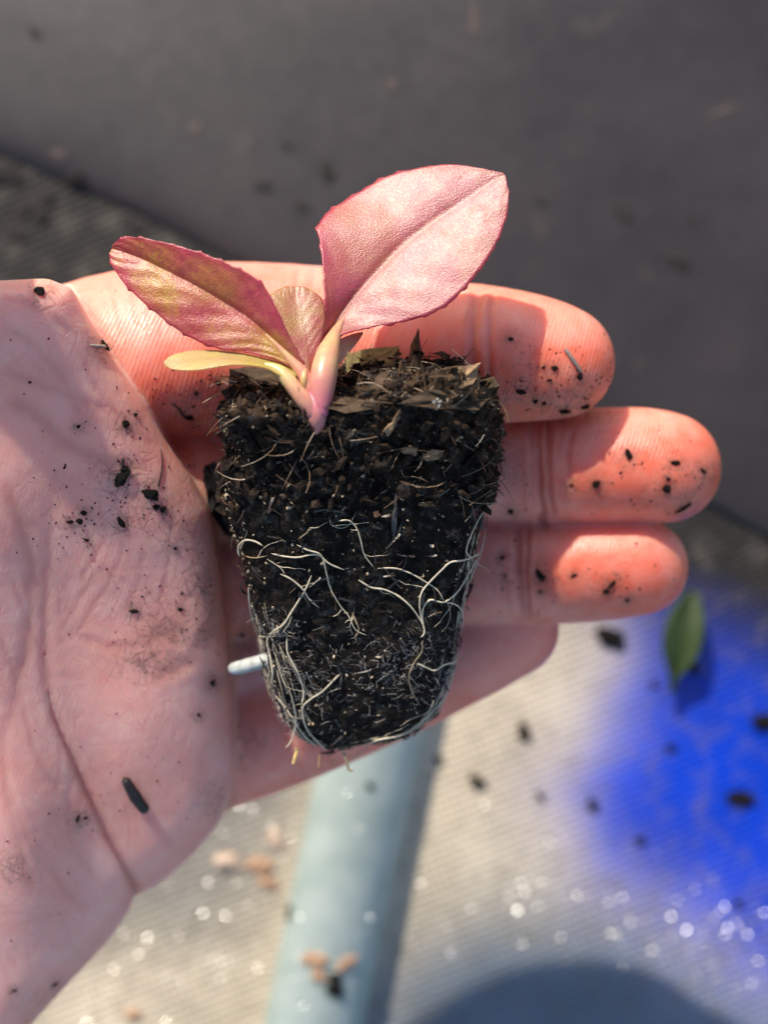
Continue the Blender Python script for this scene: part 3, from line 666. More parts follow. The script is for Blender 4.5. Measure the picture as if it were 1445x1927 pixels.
# ---- individual roots, traced over the face of the plug
def zc(pts, ox=370, oy=940, f=2.408): return [(ox+x/f, oy+y/f) for x, y in pts]
ROOTS = [  # (points, thick, taper)
 (zc([(340, 245), (400, 258), (460, 262), (520, 250), (560, 255), (600, 290), (670, 320)]), 4.6, .8, 0), (zc([(455, 205), (500, 228), (555, 245), (575, 275), (590, 340), (610, 410), (650, 480), (690, 530), (720, 590), (770, 615)]), 4.4, .5, 0),
 (zc([(735, 365), (790, 398), (850, 408), (910, 435), (965, 480), (1000, 525), (1022, 560), (1030, 580)]), 4.8, .8, 0), (zc([(640, 98), (690, 95), (725, 130), (745, 190), (760, 250), (800, 305)]), 4.2, .6, 0),
 (zc([(820, 312), (900, 312), (970, 335), (1040, 375), (1090, 410), (1118, 455)]), 4.0, .8, 0), (zc([(1350, 15), (1300, 55), (1262, 120), (1230, 195), (1222, 240), (1245, 262), (1280, 240)]), 4.2, .9, 0),
 (zc([(1280, 250), (1210, 275), (1150, 285), (1110, 320), (1060, 370), (1020, 420), (1010, 480), (1020, 540), (1032, 600), (1015, 625)]), 4.6, .9, 0),
 (zc([(1275, 265), (1230, 340), (1180, 420), (1120, 465), (1060, 455), (1030, 485), (1022, 530), (1030, 575)]), 4.6, .9, 0), (zc([(1120, 465), (1170, 475), (1200, 505), (1205, 560), (1195, 620)]), 3.8, .7, 0),
 (zc([(1310, 130), (1285, 250), (1250, 340), (1215, 420), (1205, 480)]), 3.4, .6, 0), (zc([(380, 338), (430, 362), (480, 405), (510, 450), (555, 490)]), 4.8, .9, 0),
 (zc([(520, 345), (500, 395), (465, 455), (430, 510), (395, 565), (345, 600), (320, 640), (335, 720), (345, 800), (335, 850)]), 5.0, .9, 0),
 (zc([(410, 620), (412, 690), (440, 750), (470, 810), (485, 880), (475, 930)]), 4.2, .9, 0), (zc([(655, 785), (620, 820), (570, 870), (510, 910), (480, 950), (500, 1040), (560, 1110), (590, 1135)]), 4.2, 1, 0),
 (zc([(360, 890), (400, 940), (440, 1000), (480, 1060), (540, 1120)]), 5.0, .9, 0), (zc([(1000, 742), (1040, 762), (1080, 775), (1120, 750), (1170, 735), (1180, 700)]), 4.4, 1, 0),
 (zc([(1170, 740), (1150, 830), (1120, 900), (1060, 970), (990, 1030), (920, 1070), (820, 1090), (760, 1115)]), 5.2, .9, 0), (zc([(1150, 830), (1110, 930), (1040, 1010), (960, 1055)]), 4.0, .8, 0),
 (zc([(1022, 640), (1020, 690), (985, 740), (962, 800), (975, 870), (1015, 935)]), 3.8, .7, 1), (zc([(195, 260), (190, 215), (220, 185), (265, 190), (300, 210)]), 5.2, .9, 0), (zc([(235, 400), (245, 500), (265, 580), (290, 640), (300, 740), (320, 820), (340, 900)]), 5.6, .9, 0),
 (zc([(705, 515), (725, 560), (735, 590), (715, 630)]), 5.5, .7, 1), (zc([(672, 560), (685, 548), (705, 545), (715, 530)]), 1.8, .8, 0), (zc([(605, 90), (610, 115), (650, 130), (690, 115), (725, 55)]), 1.5, .6, 0), (zc([(460, 180), (500, 150), (515, 125)]), 3.6, .7, 1),
 (zc([(400, 1130), (430, 1090), (450, 1010), (440, 930), (420, 860)]), 4.0, .8, 0), (zc([(700, 1180), (740, 1150), (790, 1110)]), 3.6, .8, 0), (zc([(320, 270), (380, 310), (400, 340)]), 2.4, .8, 0),
 (zc([(360, 720), (385, 800), (410, 860)]), 3.2, .7, 0), (zc([(200, 250), (260, 265), (320, 255)]), 3.4, .8, 1)]
for pts, th, tp, old in ROOTS:
    n = max(10, len(pts)*5); P2 = catmull([(*p, 0) for p in pts], n)[:, :2]
    zs = []
    for (x, y) in P2:
        hs = [hit(x+dx, y+dy, [BV_plug]) for dx, dy in ((0, 0), (4, 0), (-4, 0), (0, 4), (0, -4))]
        zs.append(max([q[0].z/U for q in hs if q], default=np.nan))
    zs = np.array(zs)
    if np.isnan(zs).all(): continue
    zs = np.interp(np.arange(n), np.where(~np.isnan(zs))[0], zs[~np.isnan(zs)])
    for _ in range(4): zs = np.maximum(zs, np.convolve(np.pad(zs, 2, 'edge'), np.ones(5)/5, 'valid'))
    zs = np.convolve(np.pad(zs, 2, 'edge'), np.ones(5)/5, 'valid')
    A = W(np.stack([P2[:, 0], P2[:, 1], zs+th*.95], 1))
    ends = np.clip(np.minimum(np.arange(n), np.arange(n)[::-1])/3., .35, 1)
    rad = th*.40*U*ends*np.linspace(1, tp, len(A))*(1+.14*vnoise(np.stack([np.arange(len(A))*.45, np.zeros(len(A))+pts[0][0], np.zeros(len(A))], 1), 8))
    o = link('root', mesh('root', *tube(A, rad, 7)), M_rootd if old else M_root); keep2(o, ball)

# ---- fine root hairs and the pale mat of roots along the lower edges
def strand(path, rad):
    zs = [hit(x, y, [BV_plug]) for x, y in path]
    zz_ = [q[0].z/U for q in zs if q]
    if len(zz_) < len(path)//2: return None
    last = zz_[0]; P3 = []
    for (x, y), q in zip(path, zs):
        last = q[0].z/U if q else last; P3.append((x, y, last+2.2))
    P3 = np.array(P3); P3[1:-1, 2] = np.maximum(P3[1:-1, 2], .5*(P3[:-2, 2]+P3[2:, 2]))
    return tube(W(P3), rad*U*np.linspace(1, .45, len(P3)), 4, False)
rh = np.random.default_rng(17); hairs = []; mat_ = []; FS = None
for pts, th, tp, old in ROOTS:
    P2 = catmull([(*p, 0) for p in pts], 30)[:, :2]
    for k in range(1):
        i = rh.integers(2, 28); d = P2[i+1]-P2[i-1]; a0 = math.atan2(d[1], d[0])+rh.choice((-1, 1))*rh.uniform(.4, 1.2); L = rh.uniform(22, 80); pa = [P2[i]]
        for q in range(8): a0 += rh.normal(0, .22); pa.append(pa[-1]+L/8*np.array([math.cos(a0), math.sin(a0)]))
        g = strand(pa, rh.uniform(.45, 1.1))
        if g: hairs.append(g[0]); FS = g[1]
EDGES = [([(474, 1130), (492, 1200), (506, 1270), (524, 1330), (556, 1390), (600, 1412)], 20, 12), ([(500, 1190), (530, 1260), (560, 1330), (590, 1390)], 12, 18), ([(862, 1200), (850, 1270), (826, 1330), (780, 1375), (700, 1400), (620, 1412)], 40, 7), ([(905, 1000), (892, 1070), (876, 1140), (862, 1210)], 50, 8), ([(500, 1180), (520, 1190), (540, 1160)], 30, 14), ([(545, 1380), (575, 1400), (610, 1405)], 50, 10)]
for pts, n, wdt in EDGES:
    P2 = catmull([(*p, 0) for p in pts], 60)[:, :2]
    for k in range(n):
        i0 = rh.integers(0, 44); ln = rh.integers(8, 16); off = np.array([abs(rh.normal(0, wdt))*(1 if pts[0][0] < 620 else -1), rh.normal(0, 4)]); dr = rh.normal(0, .5)
        pa = [P2[i0+int(q*ln/8)]+off+np.array([dr*q, rh.normal(0, 1)]) for q in range(9)]
        g = strand(pa, rh.uniform(.35, 1.3))
        if g: mat_.append(g[0]); FS = g[1]
stuff_part('root_hairs', join_same(hairs, FS), M_root, ball, None, True)
stuff_part('root_mat', join_same(mat_, FS), M_root, ball, 'pale mat of fine roots along the lower edges', True)

# ---- bark chips on and in the top of the plug
def chip_mesh(outline, thick, rng, rough=.06):
    """outline (px,py,z) -> slab with a broken, uneven top"""
    P = np.array(outline, float); c = P.mean(0); n = len(P)
    Q = []
    for i in range(n):
        a, b = P[i], P[(i+1) % n]
        for s in (0, .33, .67): Q.append(a+(b-a)*s+rng.normal(0, 1.6, 3)*(s > 0))
    Q = np.array(Q); m = len(Q)
    inner = c+(Q-c)*.55+rng.normal(0, 1.5, Q.shape)
    T = np.array([0, 0, thick])
    V = np.concatenate([Q-T*.5, Q+T*.35, inner+T*.5+np.array([0, 0, 1])*rng.normal(0, thick*.25, (m, 1)), [c+T*.5]])
    F = [tuple(range(m))[::-1]]
    for i in range(m):
        j = (i+1) % m
        F += [(i, j, m+j, m+i), (m+i, m+j, 2*m+j, 2*m+i), (2*m+i, 2*m+j, 3*m)]
    V = W(V); return V, F
rb = np.random.default_rng(5)
CHIPS = [([(650, 706, -90), (652, 664, -130), (700, 655, -140), (752, 650, -140), (752, 684, -110), (700, 700, -90)], 16, M_barko),
         ([(765, 690, -60), (772, 650, -80), (786, 618, -90), (790, 640, -80), (796, 680, -60), (790, 700, -50)], 14, M_bark),
         ([(832, 735, 10), (845, 705, -20), (880, 688, -40), (905, 682, -40), (898, 705, -20), (888, 730, 0), (860, 742, 20)], 14, M_barkt),
         ([(808, 664, -90), (830, 660, -90), (850, 668, -90), (835, 676, -80)], 10, M_bark), ([(690, 735, 10), (720, 700, -40), (790, 695, -50), (820, 715, -20), (770, 738, 20)], 16, M_bark),
         ([(748, 760, 96), (800, 734, 70), (870, 736, 70), (925, 748, 80), (900, 772, 118), (820, 770, 124)], 14, M_bark), ([(430, 735, 0), (432, 694, -60), (480, 690, -70), (530, 700, -60), (520, 740, 0)], 12, M_bark),
         ([(806, 755, 128), (822, 748, 124), (832, 756, 126), (824, 768, 132), (810, 766, 132)], 6, simple('grey_flake', (.20, .19, .185), .3, .6, 0, .2)),
         ([(720, 812, 150), (735, 795, 146), (752, 770, 140), (758, 776, 140), (745, 800, 148), (730, 822, 150)], 8, M_barkt), ([(755, 850, 146), (770, 838, 146), (786, 842, 146), (784, 856, 144), (770, 862, 144)], 9, M_barkt),
         ([(790, 862, 140), (812, 846, 144), (838, 848, 142), (830, 860, 140), (805, 868, 140)], 8, M_barkt), ([(742, 925, 110), (748, 925, 110), (746, 1000, 80), (740, 1020, 70), (737, 1000, 80)], 6, simple('grey_sliver', (.07, .065, .065), .5, .4)),
         ([(880, 735, 60), (905, 715, 40), (928, 708, 30), (940, 726, 40), (930, 752, 60), (905, 756, 80)], 14, M_bark), ([(600, 765, 60), (640, 745, 40), (690, 752, 50), (700, 770, 90), (650, 778, 100)], 12, M_bark),
         ([(703, 963, 112), (712, 960, 112), (716, 970, 108), (706, 974, 106)], 6, simple('orange_grain', (.5, .22, .09), .5, .4)), ([(676, 880, 130), (684, 876, 130), (690, 882, 128), (680, 888, 128)], 6, M_barkt)]
for out, th, mt in CHIPS:
    # settle each chip on the plug surface
    z = []
    for (x, y, zz) in out:
        h_ = hit(x, y, [BV_plug]); z.append(h_[0].z/U if h_ else zz)
    zm = float(np.median(z)); out = [(x, y, max(min(q, zm+25), zm-40)+th*.9) for (x, y, zz), q in zip(out, z)]
    o = link('bark_chip', mesh('bark_chip', *chip_mesh(out, th, rb)), mt, None, False); keep2(o, ball)

# ------------------------------------------------------------------ leaves and stem
def leaf_mat():
    m, t, b = mat_new('leaf_blade')
    base = attr(t, 'tint', 'Color')
    fl = ramp(t, noise(t, 9, 5, .65), [(.48, 0.), (.68, 1.)])
    amt = attr(t, 'fleck')
    col = mixc(t, math_(t, 'MULTIPLY', fl, amt), base, (.42, .035, .095))
    fl2 = ramp(t, noise(t, 26, 4, .6), [(.45, 0.), (.75, 1.)])
    col = mixc(t, math_(t, 'MULTIPLY', fl2, .25), col, (.46, .30, .11))
    nt_ = t.nodes; b.inputs['Roughness'].default_value = .43; b.inputs['Coat Weight'].default_value = .45; b.inputs['Coat Roughness'].default_value = .36
    lk(t, col, b.inputs['Base Color']); b.inputs['Specular IOR Level'].default_value = 1.
    vo = nd(t, 'ShaderNodeTexVoronoi', Scale=1/(3.4*U)); lk(t, co(t), vo.inputs[0])
    n1 = bump(t, vo.outputs['Distance'], .5, 1.6); n2 = bump(t, noise(t, 13, 4), .12, 3, n1)
    lk(t, n2, b.inputs['Normal'])
    tr = nd(t, 'ShaderNodeBsdfTranslucent'); lk(t, mixc(t, .6, col, (1., .40, .28), 'OVERLAY'), tr.inputs[0]); lk(t, n2, tr.inputs['Normal'])
    mx = nd(t, 'ShaderNodeMixShader'); mx.inputs[0].default_value = .45
    lk(t, b.outputs[0], mx.inputs[1]); lk(t, tr.outputs[0], mx.inputs[2])
    lk(t, mx.outputs[0], nt_['Material Output'].inputs[0])
    return m
M_leaf = leaf_mat()
def make_leaf(mid, left, right, tint, fleck=.5, cup=0., teeth=0., nv=90, nu=22, seed=0, groove=5., wr=3., veins=.4):
    M, L, R = catmull(mid, nv), catmull(left, nv), catmull(right, nv)
    us = np.linspace(-1, 1, 2*nu+1); V = np.zeros((nv, len(us), 3)); uu = np.broadcast_to(us, (nv, len(us))); vv = np.broadcast_to(np.linspace(0, 1, nv)[:, None], uu.shape)
    for i, u in enumerate(us):
        E = L if u < 0 else R; a = abs(u)
        V[:, i] = M+(E-M)*a
        V[:, i, 2] += cup*np.linalg.norm((E-M)[:, :2], axis=1)*a*(1-a)
    if teeth:
        for side, E in ((0, L), (-1, R)):
            o = (E-M); o /= np.linalg.norm(o, axis=1)[:, None]+1e-6; s = np.cumsum(np.r_[0, np.linalg.norm(np.diff(E, axis=0), axis=1)])
            ph = (s/52+.3*vnoise(np.stack([s/40, s*0, s*0+seed], 1), 3)) % 1
            V[:, side] += o*(teeth*np.exp(-((ph-.5)/.10)**2))[:, None]; V[:, side, :2] += (1.6*vnoise(np.stack([s/9, s*0, s*0+seed+9], 1), 5))[:, None]
    P = V.reshape(-1, 3); wdt = np.linalg.norm((R-L)[:, :2], axis=1)[:, None]*.5
    du = (np.abs(uu)*wdt).ravel()
    z = wr*fbm(P*np.array([1, 1, 0]), 60, 4, seed)-groove*np.exp(-(du/7)**2)*np.clip(1.15-vv.ravel(), 0, 1)
    # side veins running out and forward
    vein = np.cos((vv*9-np.abs(uu)*2.2+.15*uu).ravel()*2*math.pi)
    z += .7*np.sign(vein)*np.abs(vein)**2*np.clip(np.abs(uu).ravel()*3, 0, 1)*(wr/3)
    P[:, 2] += z
    W_ = W(P); k = len(us)
    i, j = np.meshgrid(np.arange(nv-1), np.arange(k-1), indexing='ij'); a = (i*k+j).ravel()
    me = mesh('leaf', W_, np.stack([a, a+1, a+k+1, a+k], 1))
    if vnormals(W_, np.stack([a, a+1, a+k+1, a+k], 1))[:, 2].mean() < 0: me.flip_normals()
    au = np.abs(uu).ravel(); ph = ((vv.ravel()*8-au*1.5+.12*fbm(P, 40, 2, seed+4)) % 1)-.5
    vn = np.exp(-(ph/.035)**2)*np.clip(1-au, 0, 1)*.6+np.exp(-(du/4.5)**2)*.8
    tc = tint(uu.ravel(), vv.ravel(), P); vn = np.clip(vn*veins, 0, 1)[:, None]; tc = tc*(1-vn)+np.array((.50, .30, .16))*vn
    attr_col(me, 'tint', tc); attr_f(me, 'fleck', np.clip(fleck+.35*fbm(P, 70, 3, seed+2), 0, 1))
    o = link('leaf', me, M_leaf); md = o.modifiers.new('thickness', 'SOLIDIFY'); md.thickness = 2.6*U; md.offset = 0
    return o
def mixn(a, b, f): f = np.clip(f, 0, 1)[:, None]; return np.asarray(a)*(1-f)+np.asarray(b)*f
CRIM, OLIVE, ROSE, PALE, YEL = np.array((.48, .012, .085)), np.array((.46, .29, .05)), np.array((.46, .075, .12)), np.array((.50, .20, .23)), np.array((.62, .60, .20))
def tint_big(u, v, P):
    n = fbm(P, 80, 4, 71)
    c = mixn(ROSE, PALE, .30+.5*n+.35*(v-.4)); c = c*(1-.0)
    c = c*.7+.3*mixn(c, OLIVE, .5+.8*fbm(P, 60, 3, 72))
    e = np.clip((np.abs(u)-.86)/.14, 0, 1)**1.5
    c = np.array([x for x in c])*(1-.8*e[:, None])+CRIM*(.8*e[:, None])
    lowl_shade = np.clip((.55-v)*2.2, 0, 1)*np.clip(-u*1.6, 0, 1)  # lower left of the blade reddened to paint in its shade
    return c*(1-.6*lowl_shade[:, None])+np.array((.50, .07, .10))*.6*lowl_shade[:, None]
def tint_left(u, v, P):
    n = fbm(P, 60, 4, 81)
    c = mixn((.56, .34, .04), (.52, .11, .09), .34+.8*n)
    e = np.clip((np.abs(u)-.66)/.34, 0, 1)
    c = c*(1-.85*e[:, None])+CRIM*(.85*e[:, None])
    st = np.clip((-u-.05)*2.2, 0, 1)*np.clip((.72-v)*3, 0, 1)  # upper half reddened as the shaded strip under the fold
    return c*(1-.6*st[:, None])+np.array((.50, .035, .10))*.6*st[:, None]
def tint_mid(u, v, P): return mixn((.42, .24, .045), (.45, .10, .075), .45+.6*fbm(P, 40, 3, 91))
def tint_cot(u, v, P): return mixn((.58, .56, .10), (.62, .46, .22), .3+.7*(v-.3)+.3*fbm(P, 40, 3, 95))
# v runs base -> tip
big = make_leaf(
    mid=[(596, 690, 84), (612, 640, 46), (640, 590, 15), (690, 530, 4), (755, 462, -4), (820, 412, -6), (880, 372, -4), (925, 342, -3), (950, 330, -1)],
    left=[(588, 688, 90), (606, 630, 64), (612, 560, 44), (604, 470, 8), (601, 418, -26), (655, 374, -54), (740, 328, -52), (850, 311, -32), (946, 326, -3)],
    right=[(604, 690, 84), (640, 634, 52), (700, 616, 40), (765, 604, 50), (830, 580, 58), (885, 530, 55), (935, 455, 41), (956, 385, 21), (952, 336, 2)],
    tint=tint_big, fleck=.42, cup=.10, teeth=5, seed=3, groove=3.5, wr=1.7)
lef = make_leaf(
    mid=[(578, 706, 96), (560, 688, 96), (520, 645, 92), (470, 600, 88), (410, 560, 82), (340, 522, 74), (275, 490, 64), (232, 474, 57), (212, 468, 52)],
    left=[(582, 700, 92), (548, 640, 98), (520, 580, 112), (490, 530, 116), (430, 496, 108), (360, 470, 97), (290, 452, 84), (238, 446, 70), (212, 462, 55)],
    right=[(574, 708, 98), (530, 682, 98), (470, 664, 94), (410, 656, 88), (350, 630, 82), (290, 586, 76), (240, 540, 68), (212, 500, 60), (207, 476, 54)],
    tint=tint_left, fleck=.7, cup=.16, teeth=4, seed=13, groove=6)
midl = make_leaf(
    mid=[(582, 720, 92), (578, 690, 90), (572, 655, 80), (564, 615, 66), (558, 575, 50), (556, 540, 36)],
    left=[(576, 720, 92), (560, 682, 92), (530, 640, 84), (502, 600, 70), (500, 562, 52), (540, 539, 37)],
    right=[(588, 718, 90), (592, 682, 84), (603, 640, 72), (611, 598, 56), (604, 562, 44), (572, 539, 36)],
    tint=tint_mid, fleck=.45, cup=.25, teeth=1, seed=23, nv=60, nu=14, groove=-4, wr=1.5)
cotl = make_leaf(
    mid=[(560, 706, 104), (530, 695, 108), (480, 682, 110), (420, 676, 108), (360, 679, 100), (322, 682, 92), (309, 683, 88)],
    left=[(560, 698, 94), (530, 684, 88), (480, 671, 84), (430, 662, 80), (370, 660, 76), (328, 668, 80), (310, 680, 86)],
    right=[(552, 712, 110), (536, 712, 122), (498, 692, 126), (440, 687, 126), (370, 697, 120), (328, 696, 104), (311, 688, 90)],
    tint=tint_cot, fleck=.0, cup=.1, seed=33, nv=60, nu=12, groove=2, wr=1.2)
cotr = make_leaf(
    mid=[(612, 700, 60), (630, 680, 50), (650, 655, 34), (668, 638, 20), (682, 626, 10)],
    left=[(606, 700, 62), (618, 668, 54), (636, 642, 40), (660, 630, 22), (681, 625, 10)],
    right=[(618, 704, 58), (638, 686, 46), (658, 662, 30), (674, 642, 18), (683, 628, 10)],
    tint=lambda u, v, P: mixn((.55, .42, .20), (.60, .30, .20), .4+.5*fbm(P, 30, 3, 99)), fleck=.1, seed=43, nv=40, nu=10, groove=2, wr=1.)
for o, lb in ((big, 'large pink silvery leaf on the right'), (lef, 'mottled red and olive leaf on the left'), (midl, 'small upright olive leaf in the centre'), (cotl, 'slim yellow-green seed leaf on the left'), (cotr, 'small tan seed leaf behind the stem')):
    keep_world(o, plug_root); o['label'] = lb
def stem_mat():
    m, t, b = mat_new('stem_skin')
    c = attr(t, 'tint', 'Color')
    col = mixc(t, math_(t, 'MULTIPLY', ramp(t, noise(t, 16, 4), [(.4, 0.), (.7, 1.)]), .35), c, (.55, .10, .16))
    lk(t, col, b.inputs['Base Color']); b.inputs['Roughness'].default_value = .35
    b.inputs['Subsurface Weight'].default_value = .6; b.inputs['Subsurface Radius'].default_value = (1, .5, .3); b.inputs['Subsurface Scale'].default_value = 14*U
    lk(t, bump(t, noise(t, 6, 3), .25, 2), b.inputs['Normal'])
    return m
M_stem = stem_mat()
def stalk(name, pts, colors, flat=.7):
    P = catmull(pts, 40); W3 = W(P[:, :3]); R = P[:, 3]*U
    V, F = tube(W3, R, 16); me = mesh(name, V, F)
    s = np.repeat(np.linspace(0, 1, 40), 16); C = np.stack([np.interp(s, np.linspace(0, 1, len(colors)), [c[k] for c in colors]) for k in range(3)], 1)
    attr_col(me, 'tint', C); o = link(name, me, M_stem); keep_world(o, plug_root); return o
PK, YG, TN = (.58, .24, .20), (.56, .47, .17), (.58, .36, .18)
stalk('stem', [(598, 822, 60, 12), (597, 803, 98, 16), (597, 780, 112, 18), (594, 755, 108, 18), (590, 735, 100, 14), (586, 715, 94, 9)], [PK, PK, (.62, .16, .24), PK])
stalk('petiole', [(604, 782, 116, 12), (606, 750, 114, 19), (608, 715, 108, 24), (614, 680, 92, 23), (622, 650, 60, 18), (634, 622, 36, 10), (650, 596, 16, 3)], [(.62, .15, .24), PK, TN, TN, (.58, .26, .18)])
stalk('petiole', [(590, 780, 116, 12), (574, 757, 118, 15), (556, 733, 118, 14), (536, 708, 112, 13), (518, 694, 108, 10), (498, 686, 108, 4)], [PK, (.62, .34, .20), YG, YG])
stalk('petiole', [(588, 760, 108, 9), (582, 730, 104, 13), (570, 704, 98, 12), (548, 678, 94, 9), (520, 648, 90, 5), (490, 620, 82, 2)], [PK, (.60, .24, .18), TN, (.5, .3, .14)])
stalk('bud', [(574, 730, 112, 4), (572, 716, 114, 6.5), (573, 704, 112, 5), (575, 694, 108, 1.5)], [YG, YG, TN])

# ================================================================== LOOSE BITS ON THE HAND
def lump_mesh(seed, el=.6, rough=.3):
    r = np.random.default_rng(seed); v = ICO3V.copy()
    n = fbm(v*10+seed*7.1, 9, 4, seed); v = v*(1+rough*1.3*n)[:, None]*np.array([1, el, el*.75]); return v
LUMPS = [mesh('soil_crumb', lump_mesh(s, e, rg), ICO3F) for s, e, rg in ((1, .8, .35), (2, .6, .4), (3, .75, .45), (4, .9, .3), (5, .45, .35), (6, .65, .5))]
def clump_mesh(seed):
    r = np.random.default_rng(seed); parts = []
    for k in range(5): parts.append((lump_mesh(seed*10+k, .85, .45)*r.uniform(.35, .75)+r.normal(0, .38, 3)*np.array([1, .8, .3]), ICO3F))
    return join(parts)
M_mud = simple('damp_mud', (.030, .024, .022), .7, .25, 0, .4, 30)
LUMPS += [mesh('soil_crumb', *clump_mesh(s_)) for s_ in (31, 32, 33)]
for l in LUMPS: l.materials.append(M_soil2)
LUMP_R = {}
def crumb(px, py, r, label, var=0, ang=0., trees=None, name='soil_crumb', group=None, stretch=1., mat=None, cat='soil crumb', flat=1.):
    h_ = hit(px, py, trees or [BV_hand, BV_plug])
    if not h_: return
    me = LUMPS[var % len(LUMPS)]
    if mat:
        key = (var % len(LUMPS), mat.name)
        if key not in LUMP_R: LUMP_R[key] = me.copy(); LUMP_R[key].materials.clear(); LUMP_R[key].materials.append(mat)
        me = LUMP_R[key]
    o = link(name, me, None, None, None)
    k = (D-h_[0].z/U)/D; s = r*k*U
    z = h_[1]; x = Vector((math.cos(ang), -math.sin(ang), 0)); x = (x-z*x.dot(z)).normalized(); y = z.cross(x)
    o.matrix_world = Matrix.Translation(h_[0]+z*s*.22*flat)@Matrix((x, y, z)).transposed().to_4x4()@Matrix.Diagonal((s*stretch, s, s*.8*flat, 1))
    return tag(o, label, cat, group)
for (x, y, r, lb, v, a, st) in PALM_CRUMBS: crumb(x, y, r*.88, lb, v, a, [BV_hand], group=G1, stretch=st)
for (x, y, r, lb, v, a, st) in FINGER_CRUMBS: crumb(x, y, r*.82, lb, v, a, [BV_hand], group=G2, stretch=st)
def rod(name, pts, rads, mat, label, cat, trees=(BV_hand,), lift=.7, sides=9, group=None):
    P = catmull([(*p, 0) for p in pts], 16); R = np.interp(np.linspace(0, 1, 16), np.linspace(0, 1, len(rads)), rads)
    A = []
    for (x, y, _), r in zip(P, R):
        h_ = hit(x, y, list(trees)); A.append((h_[0]+h_[1]*r*U*lift)[:] if h_ else A[-1])
    V, F = tube(np.array(A), R*U*(1+.12*vnoise(np.stack([np.arange(16)*.9, np.zeros(16)+pts[0][0], np.zeros(16)], 1), 3)), sides)
    return tag(link(name, mesh(name, V, F), mat), label, cat, group)
M_stick = simple('black_stick', (.018, .014, .015), .5, .4, 0, .5, 12)
rod('charred_stick', [(236, 1464), (250, 1487), (264, 1508), (275, 1521)], [7, 11, 12, 11, 9], M_stick, 'short stubby black stick lying on the lower pad of the palm', 'stick')
rod('wood_splinter', [(1062, 657), (1077, 679), (1092, 701)], [3.5, 4.5, 3], simple('grey_wood', (.26, .20, .17), .5, .4), 'thin grey splinter on the index fingertip', 'splinter')
rod('wood_splinter', [(170, 650), (182, 652), (196, 654)], [1.6, 3, 4], simple('pale_wood', (.42, .33, .26), .5, .4), 'pale splinter stub on the palm fold below the left leaf', 'splinter')
rod('peat_fibre', [(322, 758), (336, 768), (344, 780), (350, 788)], [1.2, 2.4, 2.8, 1.6], M_fibd, 'dark bent fibre stuck to the index finger base', 'fibre')
rod('peat_fibre', [(232, 862), (231, 872), (230, 880)], [2.2, 3.5, 2], M_fibd, 'short dark fibre above the largest lump on the palm', 'fibre')
rod('peat_fibre', [(303, 845), (305, 880), (298, 915)], [1., 1.6, 2], M_fibd, 'thin dark fibre running up from the fuzzy crumb', 'fibre')
# white straw, flat dark bark flake, orange flake and dangling bits beside the plug
A = np.array([W((432, 1259, -205)), W((452, 1256, -200)), W((475, 1250, -195)), W((500, 1243, -190)), W((540, 1232, -188))])
tag(link('straw_stub', mesh('straw_stub', *tube(catmull(A, 14), np.array([7, 11.5, 13, 14, 14.5, 15, 15, 15, 15, 15, 15, 15, 15, 15])*U, 14)), simple('white_straw', (.46, .48, .46), .5, .4, 0, .35, 12)), 'white straw stub poking out between palm and plug', 'straw')
def flake(name, out, th, mat, label, cat, settle=False):
    if settle:
        zs = [hit(x, y, [BV_hand]) for x, y, _ in out]; out = [(x, y, (h_[0].z/U if h_ else z)+th*1.2) for (x, y, z), h_ in zip(out, zs)]
    return tag(link(name, mesh(name, *chip_mesh(out, th, rb)), mat, None, False), label, cat)
flake('bark_flake', [(382, 905, -160), (386, 876, -165), (404, 868, -170), (420, 900, -180), (440, 960, -190), (440, 1015, -195), (420, 1000, -188), (398, 965, -175)], 14, M_stick, 'flat black bark flake wedged between palm and plug', 'bark', True)
flake('orange_flake', [(462, 1080, -90), (468, 1074, -90), (477, 1084, -92), (474, 1098, -94), (464, 1100, -90)], 8, simple('orange_bark', (.42, .12, .05), .5, .4), 'tiny orange flake at the left edge of the plug', 'flake')
for pts, r, mt, lb in (([(560, 1408, -150), (556, 1424, -146), (552, 1438, -144)], 5, simple('straw_tip', (.62, .42, .16), .4, .5, .3), 'short yellow straw tip under the plug bottom'), ([(602, 1420, -150), (601, 1432, -148), (600, 1446, -146)], 3, M_barkt, 'brown splinter tip under the plug bottom'), ([(645, 1412, -150), (652, 1432, -150), (656, 1448, -150), (664, 1450, -150)], 3.2, M_rootd, 'hooked root end under the plug bottom')):
    P = catmull(pts, 12); V, F = tube(W(P), r*U*np.linspace(1, .7, 12), 8)
    o = link('root_tip', mesh('root_tip', V, F), mt); keep2(o, ball)
# tiny specks of soil pressed on the skin: uncountable
def specks():
    r = np.random.default_rng(77); out = []
    zones = [(280, 930, 90, 90, 90), (160, 985, 60, 40, 30), (330, 1160, 70, 80, 50), (1100, 745, 60, 30, 60), (1050, 690, 90, 50, 40), (1260, 900, 70, 50, 50), (1150, 900, 110, 60, 25), (1090, 1100, 110, 40, 45), (370, 760, 60, 40, 50), (250, 1480, 60, 60, 20), (150, 700, 140, 120, 20), (60, 1700, 80, 150, 20), (970, 890, 40, 80, 20), (450, 1200, 20, 90, 16)]
    for cx, cy, sx, sy, n in zones:
        for _ in range(int(n*1.7)):
            h_ = hit(r.normal(cx, sx), r.normal(cy, sy), [BV_hand])
            if not h_ or h_[0].z/U < -520: continue
            v = ICOV*(1+r.normal(0, .3, (len(ICOV), 1)))*np.array([1, r.uniform(.4, 1), .5]); s = math.exp(r.uniform(math.log(.7), math.log(3.8)))*U
            out.append(v@rot_rand(r).T*s+np.array(h_[0][:]))
    return join_same(out, ICOF)
tag(link('soil_specks', mesh('soil_specks', *specks()), M_soil2, None, False), 'fine soil specks dusted over the palm and fingers', None, None, 'stuff')

